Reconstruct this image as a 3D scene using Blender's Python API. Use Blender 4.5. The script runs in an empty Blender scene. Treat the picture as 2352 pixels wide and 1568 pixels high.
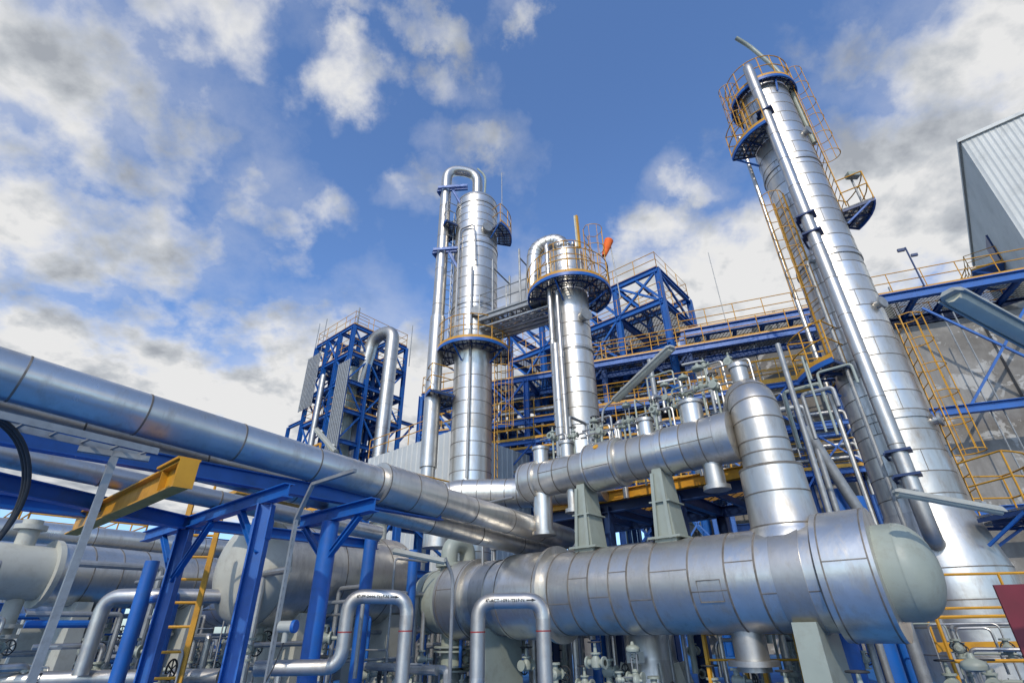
import bpy, math, random
from mathutils import Vector, Matrix
random.seed(7)
V=Vector
sc=bpy.context.scene
col=sc.collection
Z=V((0,0,1))
E1=V((.762,-.648,0)); E2=V((.648,.762,0))
G1=V((.943,-.333,0)).normalized(); G2=V((.333,.943,0)).normalized()

# ---------------------------------------------------------------- materials
def newmat(name):
    m=bpy.data.materials.new(name); m.use_nodes=True
    nt=m.node_tree; b=nt.nodes['Principled BSDF']
    return m,nt,b
def N(nt,t,**k):
    n=nt.nodes.new(t)
    for a,v in k.items():
        if a in n.inputs: n.inputs[a].default_value=v
        else: setattr(n,a,v)
    return n
def rgb(c): return (c[0],c[1],c[2],1)
def surf(name,c1,c2,rough=.5,metal=0.0,scale=3.0,stretch=(1,1,1),dirt=None,dirt_amt=.3,bump=.0,bscale=8,tone=.0,spec=.5):
    m,nt,b=newmat(name); L=nt.links.new
    tc=N(nt,'ShaderNodeTexCoord')
    mp=N(nt,'ShaderNodeMapping'); mp.inputs['Scale'].default_value=stretch
    L(tc.outputs['Object'],mp.inputs[0])
    n1=N(nt,'ShaderNodeTexNoise',Scale=scale,Detail=8.0,Roughness=.6); L(mp.outputs[0],n1.inputs['Vector'])
    r=N(nt,'ShaderNodeMapRange'); r.inputs[1].default_value=.35; r.inputs[2].default_value=.68; L(n1.outputs[0],r.inputs[0])
    mx=N(nt,'ShaderNodeMix',data_type='RGBA'); mx.inputs['A'].default_value=rgb(c1); mx.inputs['B'].default_value=rgb(c2)
    L(r.outputs[0],mx.inputs['Factor']); out=mx.outputs['Result']
    rough_add=None
    if dirt:
        n2=N(nt,'ShaderNodeTexNoise',Scale=scale*2.3,Detail=10.0,Roughness=.7); L(mp.outputs[0],n2.inputs['Vector'])
        r2=N(nt,'ShaderNodeMapRange'); r2.inputs[1].default_value=.50; r2.inputs[2].default_value=.74; r2.inputs[4].default_value=dirt_amt
        L(n2.outputs[0],r2.inputs[0])
        m2=N(nt,'ShaderNodeMix',data_type='RGBA'); m2.inputs['B'].default_value=rgb(dirt)
        L(r2.outputs[0],m2.inputs['Factor']); L(out,m2.inputs['A']); out=m2.outputs['Result']; rough_add=r2.outputs[0]
    rr=N(nt,'ShaderNodeMapRange'); rr.inputs[3].default_value=rough-.08; rr.inputs[4].default_value=rough+.12; L(n1.outputs[0],rr.inputs[0])
    rout=rr.outputs[0]
    if rough_add is not None:
        ra=N(nt,'ShaderNodeMath',operation='MULTIPLY_ADD'); ra.inputs[1].default_value=.4; L(rough_add,ra.inputs[0]); L(rout,ra.inputs[2]); rout=ra.outputs[0]
    if tone:
        at=N(nt,'ShaderNodeAttribute',attribute_name='tone')
        mr=N(nt,'ShaderNodeMapRange'); mr.inputs[3].default_value=1-tone; mr.inputs[4].default_value=1+tone*.25; L(at.outputs['Fac'],mr.inputs[0])
        vm=N(nt,'ShaderNodeVectorMath',operation='SCALE'); L(out,vm.inputs[0]); L(mr.outputs[0],vm.inputs['Scale']); out=vm.outputs[0]
        ad=N(nt,'ShaderNodeMath',operation='MULTIPLY_ADD'); ad.inputs[1].default_value=-.12; L(at.outputs['Fac'],ad.inputs[0]); L(rout,ad.inputs[2]); rout=ad.outputs[0]
    L(out,b.inputs['Base Color']); L(rout,b.inputs['Roughness'])
    b.inputs['Metallic'].default_value=metal; b.inputs['Specular IOR Level'].default_value=spec
    if bump:
        n3=N(nt,'ShaderNodeTexNoise',Scale=bscale,Detail=3.0); L(tc.outputs['Object'],n3.inputs['Vector'])
        bp=N(nt,'ShaderNodeBump',Strength=bump,Distance=.02); L(n3.outputs[0],bp.inputs['Height']); L(bp.outputs[0],b.inputs['Normal'])
    return m
CLAD=surf('aluminium_cladding',(.73,.695,.63),(.60,.57,.51),.40,.89,1.3,(2.4,2.4,.7),(.27,.22,.16),.50,.32,3.5,.24)
CLAD2=surf('brushed_steel_pipe',(.58,.55,.50),(.46,.435,.39),.42,.88,2.4,(1.6,1.6,.8),(.23,.185,.135),.45,.18,5,.18)
SEAM=surf('cladding_seam',(.13,.11,.085),(.28,.245,.20),.6,.5,6)
GREEN=surf('grey_green_paint',(.31,.335,.275),(.26,.285,.235),.42,0,2,dirt=(.17,.145,.10),dirt_amt=.4,bump=.06)
LAMPG=surf('lamp_housing_grey',(.36,.36,.31),(.30,.30,.26),.45,0,4,dirt=(.16,.14,.10),dirt_amt=.4)
CREAM=surf('pale_grey_paint',(.47,.46,.38),(.40,.39,.325),.45,0,2,dirt=(.22,.17,.11),dirt_amt=.4)
BLUE=surf('blue_steel_paint',(.008,.11,.40),(.007,.082,.30),.42,0,2.2,dirt=(.05,.085,.13),dirt_amt=.5,bump=.04)
DBLUE=surf('dark_blue_paint',(.010,.035,.12),(.008,.028,.09),.45,0,2.2)
YEL=surf('yellow_paint',(.60,.29,.012),(.49,.225,.010),.48,0,3,dirt=(.22,.11,.03),dirt_amt=.5)
GALV=surf('galvanised_steel',(.34,.345,.335),(.24,.245,.24),.5,.5,7,dirt=(.13,.115,.10),dirt_amt=.3)
DARK=surf('dark_rubber',(.02,.02,.02),(.035,.035,.035),.6,0,4)
RED=surf('dark_red_paint',(.15,.008,.016),(.11,.007,.012),.5,0,3)
REDP=surf('red_pipe_paint',(.32,.03,.02),(.22,.02,.015),.5,0,3)
ORANGE=surf('orange_fabric',(.85,.17,.02),(.75,.12,.02),.8,0,6)
WHITEP=surf('white_cladding_sheet',(.50,.51,.485),(.44,.45,.425),.55,.1,.5,dirt=(.30,.29,.26),dirt_amt=.3)
LENS=surf('lamp_diffuser',(.62,.58,.42),(.50,.46,.33),.22,0,5)
INK=surf('black_ink',(.012,.012,.012),(.02,.02,.02),.6,0,5)
CONC=surf('slab_concrete',(.20,.195,.18),(.14,.135,.125),.85,0,.3,dirt=(.08,.075,.065),dirt_amt=.4)
BFLOOR=surf('blue_floor_paint',(.03,.17,.44),(.022,.13,.35),.45,0,.6,dirt=(.06,.08,.10),dirt_amt=.5)
def silo_mat():
    m,nt,b=newmat('weathered_concrete'); L=nt.links.new
    tc=N(nt,'ShaderNodeTexCoord')
    a=N(nt,'ShaderNodeTexNoise',Scale=.35,Detail=10.0,Roughness=.7); L(tc.outputs['Object'],a.inputs['Vector'])
    cr=N(nt,'ShaderNodeValToRGB'); L(a.outputs[0],cr.inputs[0])
    e=cr.color_ramp.elements; e[0].position=.40; e[0].color=(.15,.138,.12,1); e[1].position=.60; e[1].color=(.27,.255,.23,1)
    c=N(nt,'ShaderNodeTexNoise',Scale=.9,Detail=7.0,Roughness=.6,Distortion=.4); L(tc.outputs['Object'],c.inputs['Vector'])
    r=N(nt,'ShaderNodeMapRange'); r.inputs[1].default_value=.555; r.inputs[2].default_value=.58; r.inputs[4].default_value=.8; L(c.outputs[0],r.inputs[0])
    mx=N(nt,'ShaderNodeMix',data_type='RGBA'); mx.inputs['B'].default_value=(.44,.43,.40,1); L(cr.outputs[0],mx.inputs['A']); L(r.outputs[0],mx.inputs['Factor'])
    mp=N(nt,'ShaderNodeMapping'); mp.inputs['Scale'].default_value=(1.3,1.3,.22); L(tc.outputs['Object'],mp.inputs[0])
    s=N(nt,'ShaderNodeTexNoise',Scale=1.0,Detail=9.0,Roughness=.65); L(mp.outputs[0],s.inputs['Vector'])
    r2=N(nt,'ShaderNodeMapRange'); r2.inputs[1].default_value=.50; r2.inputs[2].default_value=.70; r2.inputs[4].default_value=.5; L(s.outputs[0],r2.inputs[0])
    m2=N(nt,'ShaderNodeMix',data_type='RGBA'); m2.inputs['B'].default_value=(.09,.08,.068,1); L(mx.outputs['Result'],m2.inputs['A']); L(r2.outputs[0],m2.inputs['Factor'])
    L(m2.outputs['Result'],b.inputs['Base Color']); b.inputs['Roughness'].default_value=.9
    bp=N(nt,'ShaderNodeBump',Strength=.4,Distance=.05); L(c.outputs[0],bp.inputs['Height']); L(bp.outputs[0],b.inputs['Normal'])
    return m
SILO=silo_mat()
def grate_mat():
    m,nt,b=newmat('steel_grating'); L=nt.links.new
    b.inputs['Base Color'].default_value=(.13,.135,.14,1); b.inputs['Metallic'].default_value=.2; b.inputs['Roughness'].default_value=.6
    tc=N(nt,'ShaderNodeTexCoord'); sx=N(nt,'ShaderNodeSeparateXYZ'); L(tc.outputs['Object'],sx.inputs[0])
    outs=[]
    for i,(f,t) in enumerate(((6,.2),(6,.2))):
        q=N(nt,'ShaderNodeMath',operation='MULTIPLY'); q.inputs[1].default_value=f; L(sx.outputs[i],q.inputs[0])
        fr=N(nt,'ShaderNodeMath',operation='FRACT'); L(q.outputs[0],fr.inputs[0])
        g=N(nt,'ShaderNodeMath',operation='LESS_THAN'); g.inputs[1].default_value=t; L(fr.outputs[0],g.inputs[0]); outs.append(g)
    mx=N(nt,'ShaderNodeMath',operation='MAXIMUM'); L(outs[0].outputs[0],mx.inputs[0]); L(outs[1].outputs[0],mx.inputs[1])
    mr=N(nt,'ShaderNodeMapRange'); mr.inputs[3].default_value=.58; mr.inputs[4].default_value=1; L(mx.outputs[0],mr.inputs[0])
    tr=N(nt,'ShaderNodeBsdfTransparent'); ms=N(nt,'ShaderNodeMixShader'); o=nt.nodes['Material Output']
    L(mr.outputs[0],ms.inputs[0]); L(tr.outputs[0],ms.inputs[1]); L(b.outputs[0],ms.inputs[2]); L(ms.outputs[0],o.inputs[0])
    return m
GRATE=grate_mat()

# ---------------------------------------------------------------- mesh builder
def perp(d,up=None):
    d=d.normalized()
    up=up or (Z if abs(d.z)<.95 else E1)
    u=up.cross(d)
    if u.length<1e-4: u=V((1,0,0)).cross(d)
    u.normalize(); return u,d.cross(u)
class M:
    def __init__(s): s.v=[];s.f=[];s.mi=[];s.t=[];s.mats=[]
    def mat(s,m):
        if m not in s.mats: s.mats.append(m)
        return s.mats.index(m)
    def add(s,vs,fs,m,tone=None):
        o=len(s.v); s.v+=[V(x) for x in vs]; i=s.mat(m)
        for k,f in enumerate(fs):
            s.f.append([a+o for a in f]); s.mi.append(i); s.t.append(tone[k] if tone else .5)
    def lathe(s,p,q,prof,m,n=40,closed=True,axis=None):
        p=V(p);d=(V(q)-p).normalized() if axis is None else axis
        u,w=perp(d); vs=[];fs=[];tn=[]
        for (a,r) in prof:
            for k in range(n):
                an=2*math.pi*k/n; vs.append(p+d*a+(u*math.cos(an)+w*math.sin(an))*max(r,.0005))
        tone=random.random()
        for i in range(len(prof)-1):
            if abs(prof[i+1][0]-prof[i][0])>.15: tone=random.random()
            for k in range(n):
                k2=(k+1)%n; fs.append([i*n+k,i*n+k2,(i+1)*n+k2,(i+1)*n+k]); tn.append(tone)
        if closed:
            fs.append(list(range(n))[::-1]); fs.append([(len(prof)-1)*n+k for k in range(n)]); tn+=[.5,.5]
        s.add(vs,fs,m,tn); return s
    def cyl(s,p,q,r,m,r2=None,n=16):
        L=(V(q)-V(p)).length
        return s.lathe(p,q,[(0,r),(L,r if r2 is None else r2)],m,n)
    def line(s,pts,r,m,n=8,loop=False):
        pts=[V(x) for x in pts]; vs=[];fs=[]
        d0=(pts[1]-pts[0]).normalized(); u,w=perp(d0); N_=len(pts); pd=d0;tn=[];tone=random.random()
        for i,p in enumerate(pts):
            if loop: d=(pts[(i+1)%N_]-pts[i-1]).normalized()
            else:
                d=(pts[min(i+1,N_-1)]-pts[max(i-1,0)]).normalized()
            ax=pd.cross(d)
            if ax.length>1e-6:
                R=Matrix.Rotation(pd.angle(d),3,ax.normalized()); u=R@u; w=R@w
            pd=d
            for k in range(n):
                an=2*math.pi*k/n; vs.append(p+(u*math.cos(an)+w*math.sin(an))*r)
        for i in range(N_ if loop else N_-1):
            j=(i+1)%N_
            if (pts[j]-pts[i]).length>.25: tone=random.random()
            for k in range(n):
                k2=(k+1)%n; fs.append([i*n+k,i*n+k2,j*n+k2,j*n+k]); tn.append(tone)
        if not loop:
            fs.append(list(range(n))[::-1]); fs.append([(N_-1)*n+k for k in range(n)]); tn+=[.5,.5]
        s.add(vs,fs,m,tn); return s
    def pipe(s,pts,r,m,bend=None,n=20,seam=0,ribs=False,seam_m=None):
        pts=[V(x) for x in pts]; bend=bend or r*2.2
        out=[pts[0]]; 
        for i in range(1,len(pts)-1):
            a,b,c=pts[i-1],pts[i],pts[i+1]
            t=min(bend,(a-b).length*.49,(c-b).length*.49)
            p0=b+(a-b).normalized()*t; p2=b+(c-b).normalized()*t
            arc=[]
            for k in range(9):
                x=k/8; arc.append(p0*(1-x)**2+b*2*x*(1-x)*1.0+p2*x*x)
            if ribs:
                for k in range(0,9,2):
                    a_,b_=arc[max(k-1,0)],arc[min(k+1,8)]
                    dd=(b_-a_).normalized(); s.cyl(arc[k]-dd*.008,arc[k]+dd*.008,r+.006,seam_m or SEAM,n=n)
            out+=arc
        out.append(pts[-1])
        if seam:
            o2=[out[0]]
            for a,b in zip(out[:-1],out[1:]):
                L=(b-a).length
                if L>seam*1.2:
                    k=int(L/seam)
                    d=(b-a).normalized()
                    for j in range(1,k+1):
                        pp=a+(b-a)*(j/(k+1)); o2.append(pp)
                        s.cyl(pp-d*.008,pp+d*.008,r+.004,seam_m or SEAM,n=n)
                o2.append(b)
            out=o2
        s.line(out,r,m,n); return s
    def box(s,c,sx,sy,sz,m,ux=None):
        ux=V(ux).normalized() if ux is not None else V((1,0,0)); uy=Z.cross(ux).normalized() if abs(ux.z)<.9 else V((0,1,0)); uz=ux.cross(uy)
        c=V(c); vs=[c+ux*a*sx/2+uy*b*sy/2+uz*d*sz/2 for a in(-1,1) for b in(-1,1) for d in(-1,1)]
        s.add(vs,[[0,1,3,2],[4,6,7,5],[0,4,5,1],[2,3,7,6],[0,2,6,4],[1,5,7,3]],m); return s
    def hexa(s,p0,a,p1,b,m,ux):
        ux=V(ux).normalized(); uy=Z.cross(ux); vs=[]
        for p,(w,d) in ((V(p0),a),(V(p1),b)):
            for i,j in((-1,-1),(1,-1),(1,1),(-1,1)): vs.append(p+ux*i*w/2+uy*j*d/2)
        s.add(vs,[[3,2,1,0],[4,5,6,7],[0,1,5,4],[1,2,6,5],[2,3,7,6],[3,0,4,7]],m); return s
    def ibeam(s,p,q,w,h,m,up=None,t=None):
        p=V(p);q=V(q);d=(q-p).normalized(); side,upv=perp(d,up); upv=-upv if upv.z<0 and abs(d.z)<.9 else upv
        t=t or max(.012,h*.08)
        P=[(-w/2,-h/2),(w/2,-h/2),(w/2,-h/2+t),(t/2,-h/2+t),(t/2,h/2-t),(w/2,h/2-t),(w/2,h/2),(-w/2,h/2),(-w/2,h/2-t),(-t/2,h/2-t),(-t/2,-h/2+t),(-w/2,-h/2+t)]
        vs=[e+side*a+upv*b for e in(p,q) for a,b in P]; n=12
        fs=[[i,(i+1)%n,n+(i+1)%n,n+i] for i in range(n)]
        for o in(0,n):
            fs+=[[o+0,o+1,o+2,o+3,o+10,o+11],[o+3,o+4,o+9,o+10],[o+4,o+5,o+6,o+7,o+8,o+9]]
        s.add(vs,fs,m); return s
    def bar(s,p,q,w,h,m,up=None):
        p=V(p);q=V(q);d=(q-p).normalized(); a,b=perp(d,up)
        vs=[e+a*i*w/2+b*j*h/2 for e in(p,q) for i,j in((-1,-1),(1,-1),(1,1),(-1,1))]
        s.add(vs,[[3,2,1,0],[4,5,6,7],[0,1,5,4],[1,2,6,5],[2,3,7,6],[3,0,4,7]],m); return s
    def sector(s,c,ri,ro,a0,a1,z0,z1,m,n=None):
        c=V(c); full=abs(a1-a0)>=359.9; n=n or max(6,int(abs(a1-a0)/9)); vs=[];fs=[]
        for i in range(n+1):
            an=math.radians(a0+(a1-a0)*i/n); d=V((math.cos(an),math.sin(an),0))
            for r,z in((ri,z0),(ro,z0),(ro,z1),(ri,z1)): vs.append(V((c.x,c.y,z))+d*r)
        for i in range(n):
            o=i*4
            for k in range(4):
                k2=(k+1)%4; fs.append([o+k,o+k2,o+4+k2,o+4+k])
        if not full: fs+=[[0,3,2,1],[n*4,n*4+1,n*4+2,n*4+3]]
        s.add(vs,fs,m); return s
    def arc(s,c,R,a0,a1,z,r,m,n=6):
        k=max(6,int(abs(a1-a0)/8)); full=abs(a1-a0)>=359.9
        pts=[V((c[0]+R*math.cos(math.radians(a0+(a1-a0)*i/k)),c[1]+R*math.sin(math.radians(a0+(a1-a0)*i/k)),z)) for i in range(k if full else k+1)]
        s.line(pts,r,m,n,loop=full); return s
    def obj(s,name,origin=(0,0,0),parent=None,angle=35):
        o=V(origin); me=bpy.data.meshes.new(name); me.from_pydata([x-o for x in s.v],[],s.f)
        for m in s.mats: me.materials.append(m)
        me.polygons.foreach_set('material_index',s.mi)
        a=me.attributes.new('tone','FLOAT','FACE'); a.data.foreach_set('value',s.t)
        me.update(); me.shade_smooth(); me.set_sharp_from_angle(angle=math.radians(angle))
        ob=bpy.data.objects.new(name,me); col.objects.link(ob)
        if parent: ob.parent=parent
        else: ob.location=o
        return ob
class T:
    def __init__(s,name,label,cat,origin,group=None):
        s.o=V(origin); s.e=bpy.data.objects.new(name,None); s.e.location=s.o; s.e.empty_display_size=.3; col.objects.link(s.e)
        s.e['label']=label; s.e['category']=cat
        if group: s.e['group']=group
    def add(s,name,m,label=None):
        ob=m.obj(name,s.o,s.e)
        if label: ob['label']=label
        return ob
def single(name,label,cat,m,origin=None,group=None):
    o=V(origin) if origin is not None else V((m.v[0].x,m.v[0].y,min(x.z for x in m.v)))
    ob=m.obj(name,o); ob['label']=label; ob['category']=cat
    if group: ob['group']=group
    return ob

def seam_rings(m,p,q,s0,s1,r,step,t=.006,w=.009):
    p=V(p);d=(V(q)-p).normalized(); n=max(1,round((s1-s0)/step))
    for i in range(1,n):
        x=s0+(s1-s0)*i/n; m.cyl(p+d*(x-w),p+d*(x+w),r+t,SEAM,n=40)
def dome(s0,r,h,sg=1,n=9):
    L=[(s0+sg*h*math.sin(math.pi/2*i/n), r*math.cos(math.pi/2*i/n)) for i in range(n+1)]
    return L if sg>0 else L[::-1]
def rail_path(m,pts,mt=None,h=1.05,gap=1.2,toe=True,r=.022,closed=False):
    mt=mt or YEL; pts=[V(p) for p in pts]
    for k in (h,h*.55):
        m.line([p+Z*k for p in pts],r,mt,6,loop=closed)
    seq=pts+[pts[0]] if closed else pts
    for a,b in zip(seq[:-1],seq[1:]):
        L=(b-a).length; n=max(1,round(L/gap))
        for i in range(n+1):
            p=a+(b-a)*i/n; m.line([p,p+Z*h],r,mt,6)
        if toe: m.bar(a+Z*.07,b+Z*.07,.01,.12,mt,Z)
def arc_platform(t,c,ri,ro,a0,a1,z,mt=YEL,rail=True,h=1.05,brackets=True,names=('platform_deck','guard_rail')):
    m=M(); m.sector((c[0],c[1],0),ri,ro,a0,a1,z,z+.04,GRATE)
    m.sector((c[0],c[1],0),ro-.02,ro+.025,a0,a1,z-.07,z+.05,BLUE)
    k=max(2,round(abs(a1-a0)/30))
    for i in range(k+1):
        an=math.radians(a0+(a1-a0)*i/k); d=V((math.cos(an),math.sin(an),0)); c0=V((c[0],c[1],z-.05))
        m.bar(c0+d*ri,c0+d*ro,.03,.07,DBLUE)
        if brackets and i%3==0: m.bar(c0+d*ri-Z*.45,c0+d*(ro-.1),.04,.05,BLUE)
    m.sector((c[0],c[1],0),ri+(ro-ri)*.5,ri+(ro-ri)*.5+.03,a0,a1,z-.07,z-.01,DBLUE)
    t.add(names[0],m)
    if rail:
        m=M()
        for hh in (h,h*.55): m.arc(c,ro,a0,a1,z+hh,.018,mt)
        m.sector((c[0],c[1],0),ro,ro+.012,a0,a1,z+.06,z+.16,mt)
        k=max(2,round(abs(a1-a0)/22))
        for i in range(k+1):
            an=math.radians(a0+(a1-a0)*i/k); p=V((c[0]+ro*math.cos(an),c[1]+ro*math.sin(an),z)); m.line([p,p+Z*h],.018,mt,6)
        if abs(a1-a0)<350:
            for a in(a0,a1):
                d=V((math.cos(math.radians(a)),math.sin(math.radians(a)),0)); c0=V((c[0],c[1],z))
                for hh in (h,h*.55): m.line([c0+d*(ri+.1)+Z*hh,c0+d*ro+Z*hh],.018,mt,6)
        t.add(names[1],m)
def ladder(m,p,z0,z1,out,mt=YEL,cage=True,w=.42,cr=.38,c0=2.2,tk=.015,rw=.05,rd=.02,rr=.012):
    """vertical ladder at p (x,y); out = direction the climber's back faces"""
    out=V(out).normalized(); sd=Z.cross(out); p=V((p[0],p[1],0))
    for k in(-1,1): m.bar(p+sd*k*w/2+Z*z0,p+sd*k*w/2+Z*z1,rw,rd,mt,out)
    z=z0+.2
    while z<z1-.05: m.line([p-sd*w/2+Z*z,p+sd*w/2+Z*z],rr,mt,6); z+=.3
    if cage:
        zs=z0+c0; hs=[]
        k=max(2,round((z1-zs)/.75))
        for i in range(k+1): hs.append(zs+(z1-zs)*i/k)
        for h in hs:
            pts=[]
            for j in range(15):
                a=-math.pi*.5+math.pi*j/14
                pts.append(p+out*(.18+cr*1.2*math.cos(a))+sd*cr*math.sin(a)+Z*h)
            pts=[p-sd*w/2+Z*h]+pts+[p+sd*w/2+Z*h]
            m.line(pts,tk,mt,5)
        for j in (1,4,7,10,13):
            a=-math.pi*.5+math.pi*j/14
            q=p+out*(.18+cr*1.2*math.cos(a))+sd*cr*math.sin(a)
            m.line([q+Z*hs[0],q+Z*hs[-1]],.010,mt,5)

# ---------------------------------------------------------------- ground
def sheet(name,x0,x1,y0,y1,z,mt):
    m=M(); m.add([(x0,y0,z),(x1,y0,z),(x1,y1,z),(x0,y1,z)],[[0,1,2,3]],mt); ob=m.obj(name); ob['kind']='structure'; return ob
sheet('ground',-2500,2500,-2500,2500,0,CONC)
sheet('painted_floor',-26,16,-6,26,.004,BFLOOR)

# ---------------------------------------------------------------- right tall column
def column_right():
    cx,cy,r=8.85,11.5,.79
    t=T('distillation_column','very tall banded silver column with caged yellow ladders and platforms','column',(cx,cy,0))
    m=M(); p=(cx,cy,0);q=(cx,cy,1)
    prof=[(0,1.02),(.45,1.02),(.9,1.02),(1.35,1.02),(1.9,1.02),(2.5,.90),(2.9,.82),(3.0,r)]
    z=3.3
    while z<17: prof.append((z,r)); z+=.46
    prof+=[(17.0,r)]+dome(17.0,r,.38)
    m.lathe(p,q,prof,CLAD,64)
    z=3.3
    while z<17:
        m.cyl((cx,cy,z-.010),(cx,cy,z+.010),r+.006,SEAM,n=64); z+=.46
    for z in(.45,.9,1.35,1.9): m.cyl((cx,cy,z-.010),(cx,cy,z+.010),1.026,SEAM,n=64)
    for z in(5.0,9.6,13.2): m.cyl((cx,cy,z-.05),(cx,cy,z+.05),r+.03,CLAD2,n=64)
    z=3.3;k=0
    while z<16.6:
        a=math.radians(-150+(k%3)*47); d=V((math.cos(a),math.sin(a),0)); c=V((cx,cy,0))
        m.bar(c+d*(r+.001)+Z*z,c+d*(r+.001)+Z*(z+.46),.012,.006,SEAM,d); z+=.46;k+=1
    t.add('shell',m)
    m=M()
    m.pipe([(8.55,11.1,2.35),(8.1,10.60,2.35),(8.02,10.50,2.9),(8.02,10.50,17.35),(8.6,11.3,17.35)],.155,CLAD2,.34,24,1.1)
    t.add('riser_pipe',m)
    m=M(); m.pipe([(9.65,11.1,14.2),(9.65,11.1,17.6),(8.85,11.1,19.4),(8.40,11.0,19.75)],.075,GREEN,.9,12)
    t.add('vent_pipe',m)
    m=M(); m.pipe([(8.0,11.95,2.0),(7.95,12.0,14.0),(7.95,12.0,15.6)],.06,CLAD2,.3,10); m.pipe([(7.93,11.0,0.1),(7.93,11.0,9.5),(8.3,11.1,9.5)],.045,GALV,.2,8)
    t.add('small_riser',m)
    for z in(10.6,10.0,4.1,3.6,14.9):
        m=M(); 
        m.box((8.02,10.50,z),.46,.36,.05,DBLUE,E1); m.bar((8.02,10.50,z-.02),(8.4,10.92,z-.30),.05,.06,DBLUE); m.bar((7.82,10.66,z),(8.2,11.1,z),.05,.06,DBLUE)
        t.add('pipe_bracket',m)
    for (a,z) in((-62,14.3),(-70,7.9),(-50,4.9)):
        d=V((math.cos(math.radians(a)),math.sin(math.radians(a)),0)); c=V((cx,cy,z))
        m=M(); m.cyl(c+d*.7,c+d*.92,.10,CLAD2); m.cyl(c+d*.90,c+d*.95,.155,GALV); t.add('nozzle',m)
    arc_platform(t,(cx,cy),r+.03,1.03,0,360,16.75)
    arc_platform(t,(cx,cy),r+.03,1.52,168,228,14.35)
    arc_platform(t,(cx,cy),r+.03,1.60,-36,10,11.3)
    arc_platform(t,(cx,cy),r+.03,1.65,168,212,6.35)
    arc_platform(t,(cx,cy),1.02,2.0,-80,0,2.75)
    m=M(); ladder(m,(9.70,11.15),11.4,17.7,(1,-.35,0),cr=.29,tk=.012); t.add('caged_ladder',m)
    m=M(); ladder(m,(7.97,11.25),6.4,12.0,(-1,-.2,0),cr=.31,tk=.012); t.add('caged_ladder',m)
    m=M(); ladder(m,(7.97,11.5),14.4,17.4,(-1,-.1,0),cr=.29,c0=.9,tk=.012); t.add('caged_ladder',m)
    m=M(); ladder(m,(9.64,11.0),2.9,7.6,(1,-.4,0),cr=.30,c0=1.3,tk=.013); t.add('caged_ladder',m)
    m=M(); m.line([(10.35,11.2,11.3),(10.35,11.2,12.7)],.03,GALV); m.box((10.35,11.1,12.75),.35,.2,.14,GREEN); t.add('floodlight',m)
column_right()

# ---------------------------------------------------------------- column with looped overhead pipe
def column_loop():
    cx,cy=-1.5,17.5
    t=T('distillation_column','silver column with a looped overhead pipe and ring platform','column',(cx,cy,0))
    m=M(); p=(cx,cy,0);q=(cx,cy,1)
    rl=[x*.5+.6 for x in range(18)]; ru=[10.9,11.4,11.9,12.4,12.9,13.4,13.9,14.4,14.9,15.5,16.0,16.4,16.8,17.2]
    m.lathe(p,q,[(0,.72)]+[(z,.72) for z in rl]+[(10.0,.72),(10.5,.92)]+[(z,.92) for z in ru]+[(17.9,.92)]+dome(17.9,.92,.45),CLAD,64)
    for z in rl: m.cyl((cx,cy,z-.012),(cx,cy,z+.012),.727,SEAM,n=64)
    for z in ru+[17.88]: m.cyl((cx,cy,z-.012),(cx,cy,z+.012),.927,SEAM,n=64)
    for z in (12.15,15.2,17.5): m.cyl((cx,cy,z-.05),(cx,cy,z+.05),.95,CLAD2,n=64)
    t.add('shell',m)
    m=M(); m.pipe([(-2.92,17.2,0),(-2.92,17.2,20.1),(-1.5,17.5,20.1),(-1.5,17.5,18.2)],.24,CLAD2,.75,24,1.9); t.add('overhead_pipe',m)
    m=M(); m.cyl((-2.92,17.2,5.8),(-2.92,17.2,11.8),.29,CLAD2,n=24); t.add('pipe_sleeve',m)
    m=M(); m.pipe([(-1.15,17.2,18.1),(-1.1,17.2,19.6),(-1.5,17.4,20.3)],.05,GREEN,.6,10); t.add('vent_pipe',m)
    m=M(); m.pipe([(-1.55,16.65,5.3),(-1.55,16.65,10.2),(-1.55,16.45,10.6),(-1.55,16.45,13.7)],.05,CLAD2,.2,10)
    m.pipe([(-2.15,16.7,10.6),(-2.15,16.7,15.9),(-1.5,16.4,15.9),(-1.4,16.4,14.0)],.04,CLAD2,.2,10); t.add('small_riser',m)
    for z in(18.6,15.0):
        m=M()
        m.ibeam((-3.3,17.1,z),(-1.9,17.0,z),.10,.14,BLUE); m.ibeam((-3.3,17.1,z),(-3.1,17.6,z),.1,.12,BLUE)
        m.ibeam((-2.6,16.95,z-.1),(-2.1,16.95,z-1.15),.08,.10,BLUE); m.ibeam((-2.5,17.35,z),(-2.1,17.3,z-1.2),.08,.10,BLUE)
        m.bar((-3.25,16.9,z),(-1.9,16.8,z),.06,.12,BLUE)
        t.add('pipe_bracket',m)
    for (a,z) in((-60,15.9),(-80,11.6)):
        d=V((math.cos(math.radians(a)),math.sin(math.radians(a)),0)); c=V((cx,cy,z))
        m=M(); m.cyl(c+d*.8,c+d*1.05,.16,CLAD2); m.cyl(c+d*1.04,c+d*1.10,.22,GALV); t.add('manway',m)
    arc_platform(t,(cx,cy),.75,1.42,150,390,10.2)
    arc_platform(t,(cx,cy),.95,1.55,-45,15,16.0)
    arc_platform(t,(cx,cy),.95,1.5,160,215,16.4,mt=GALV)
    arc_platform(t,(cx,cy),.75,1.7,150,215,8.4)
    m=M(); ladder(m,(-.62,17.3),5.0,10.3,(1,-.2,0)); t.add('caged_ladder',m)
    m=M(); ladder(m,(-2.5,17.5),10.2,17.4,(-1,0,0),mt=GALV); t.add('caged_ladder',m)
    m=M(); m.line([(-.35,17.4,16.0),(-.35,17.4,20.0)],.018,GALV); t.add('lightning_rod',m)
column_loop()

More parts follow.
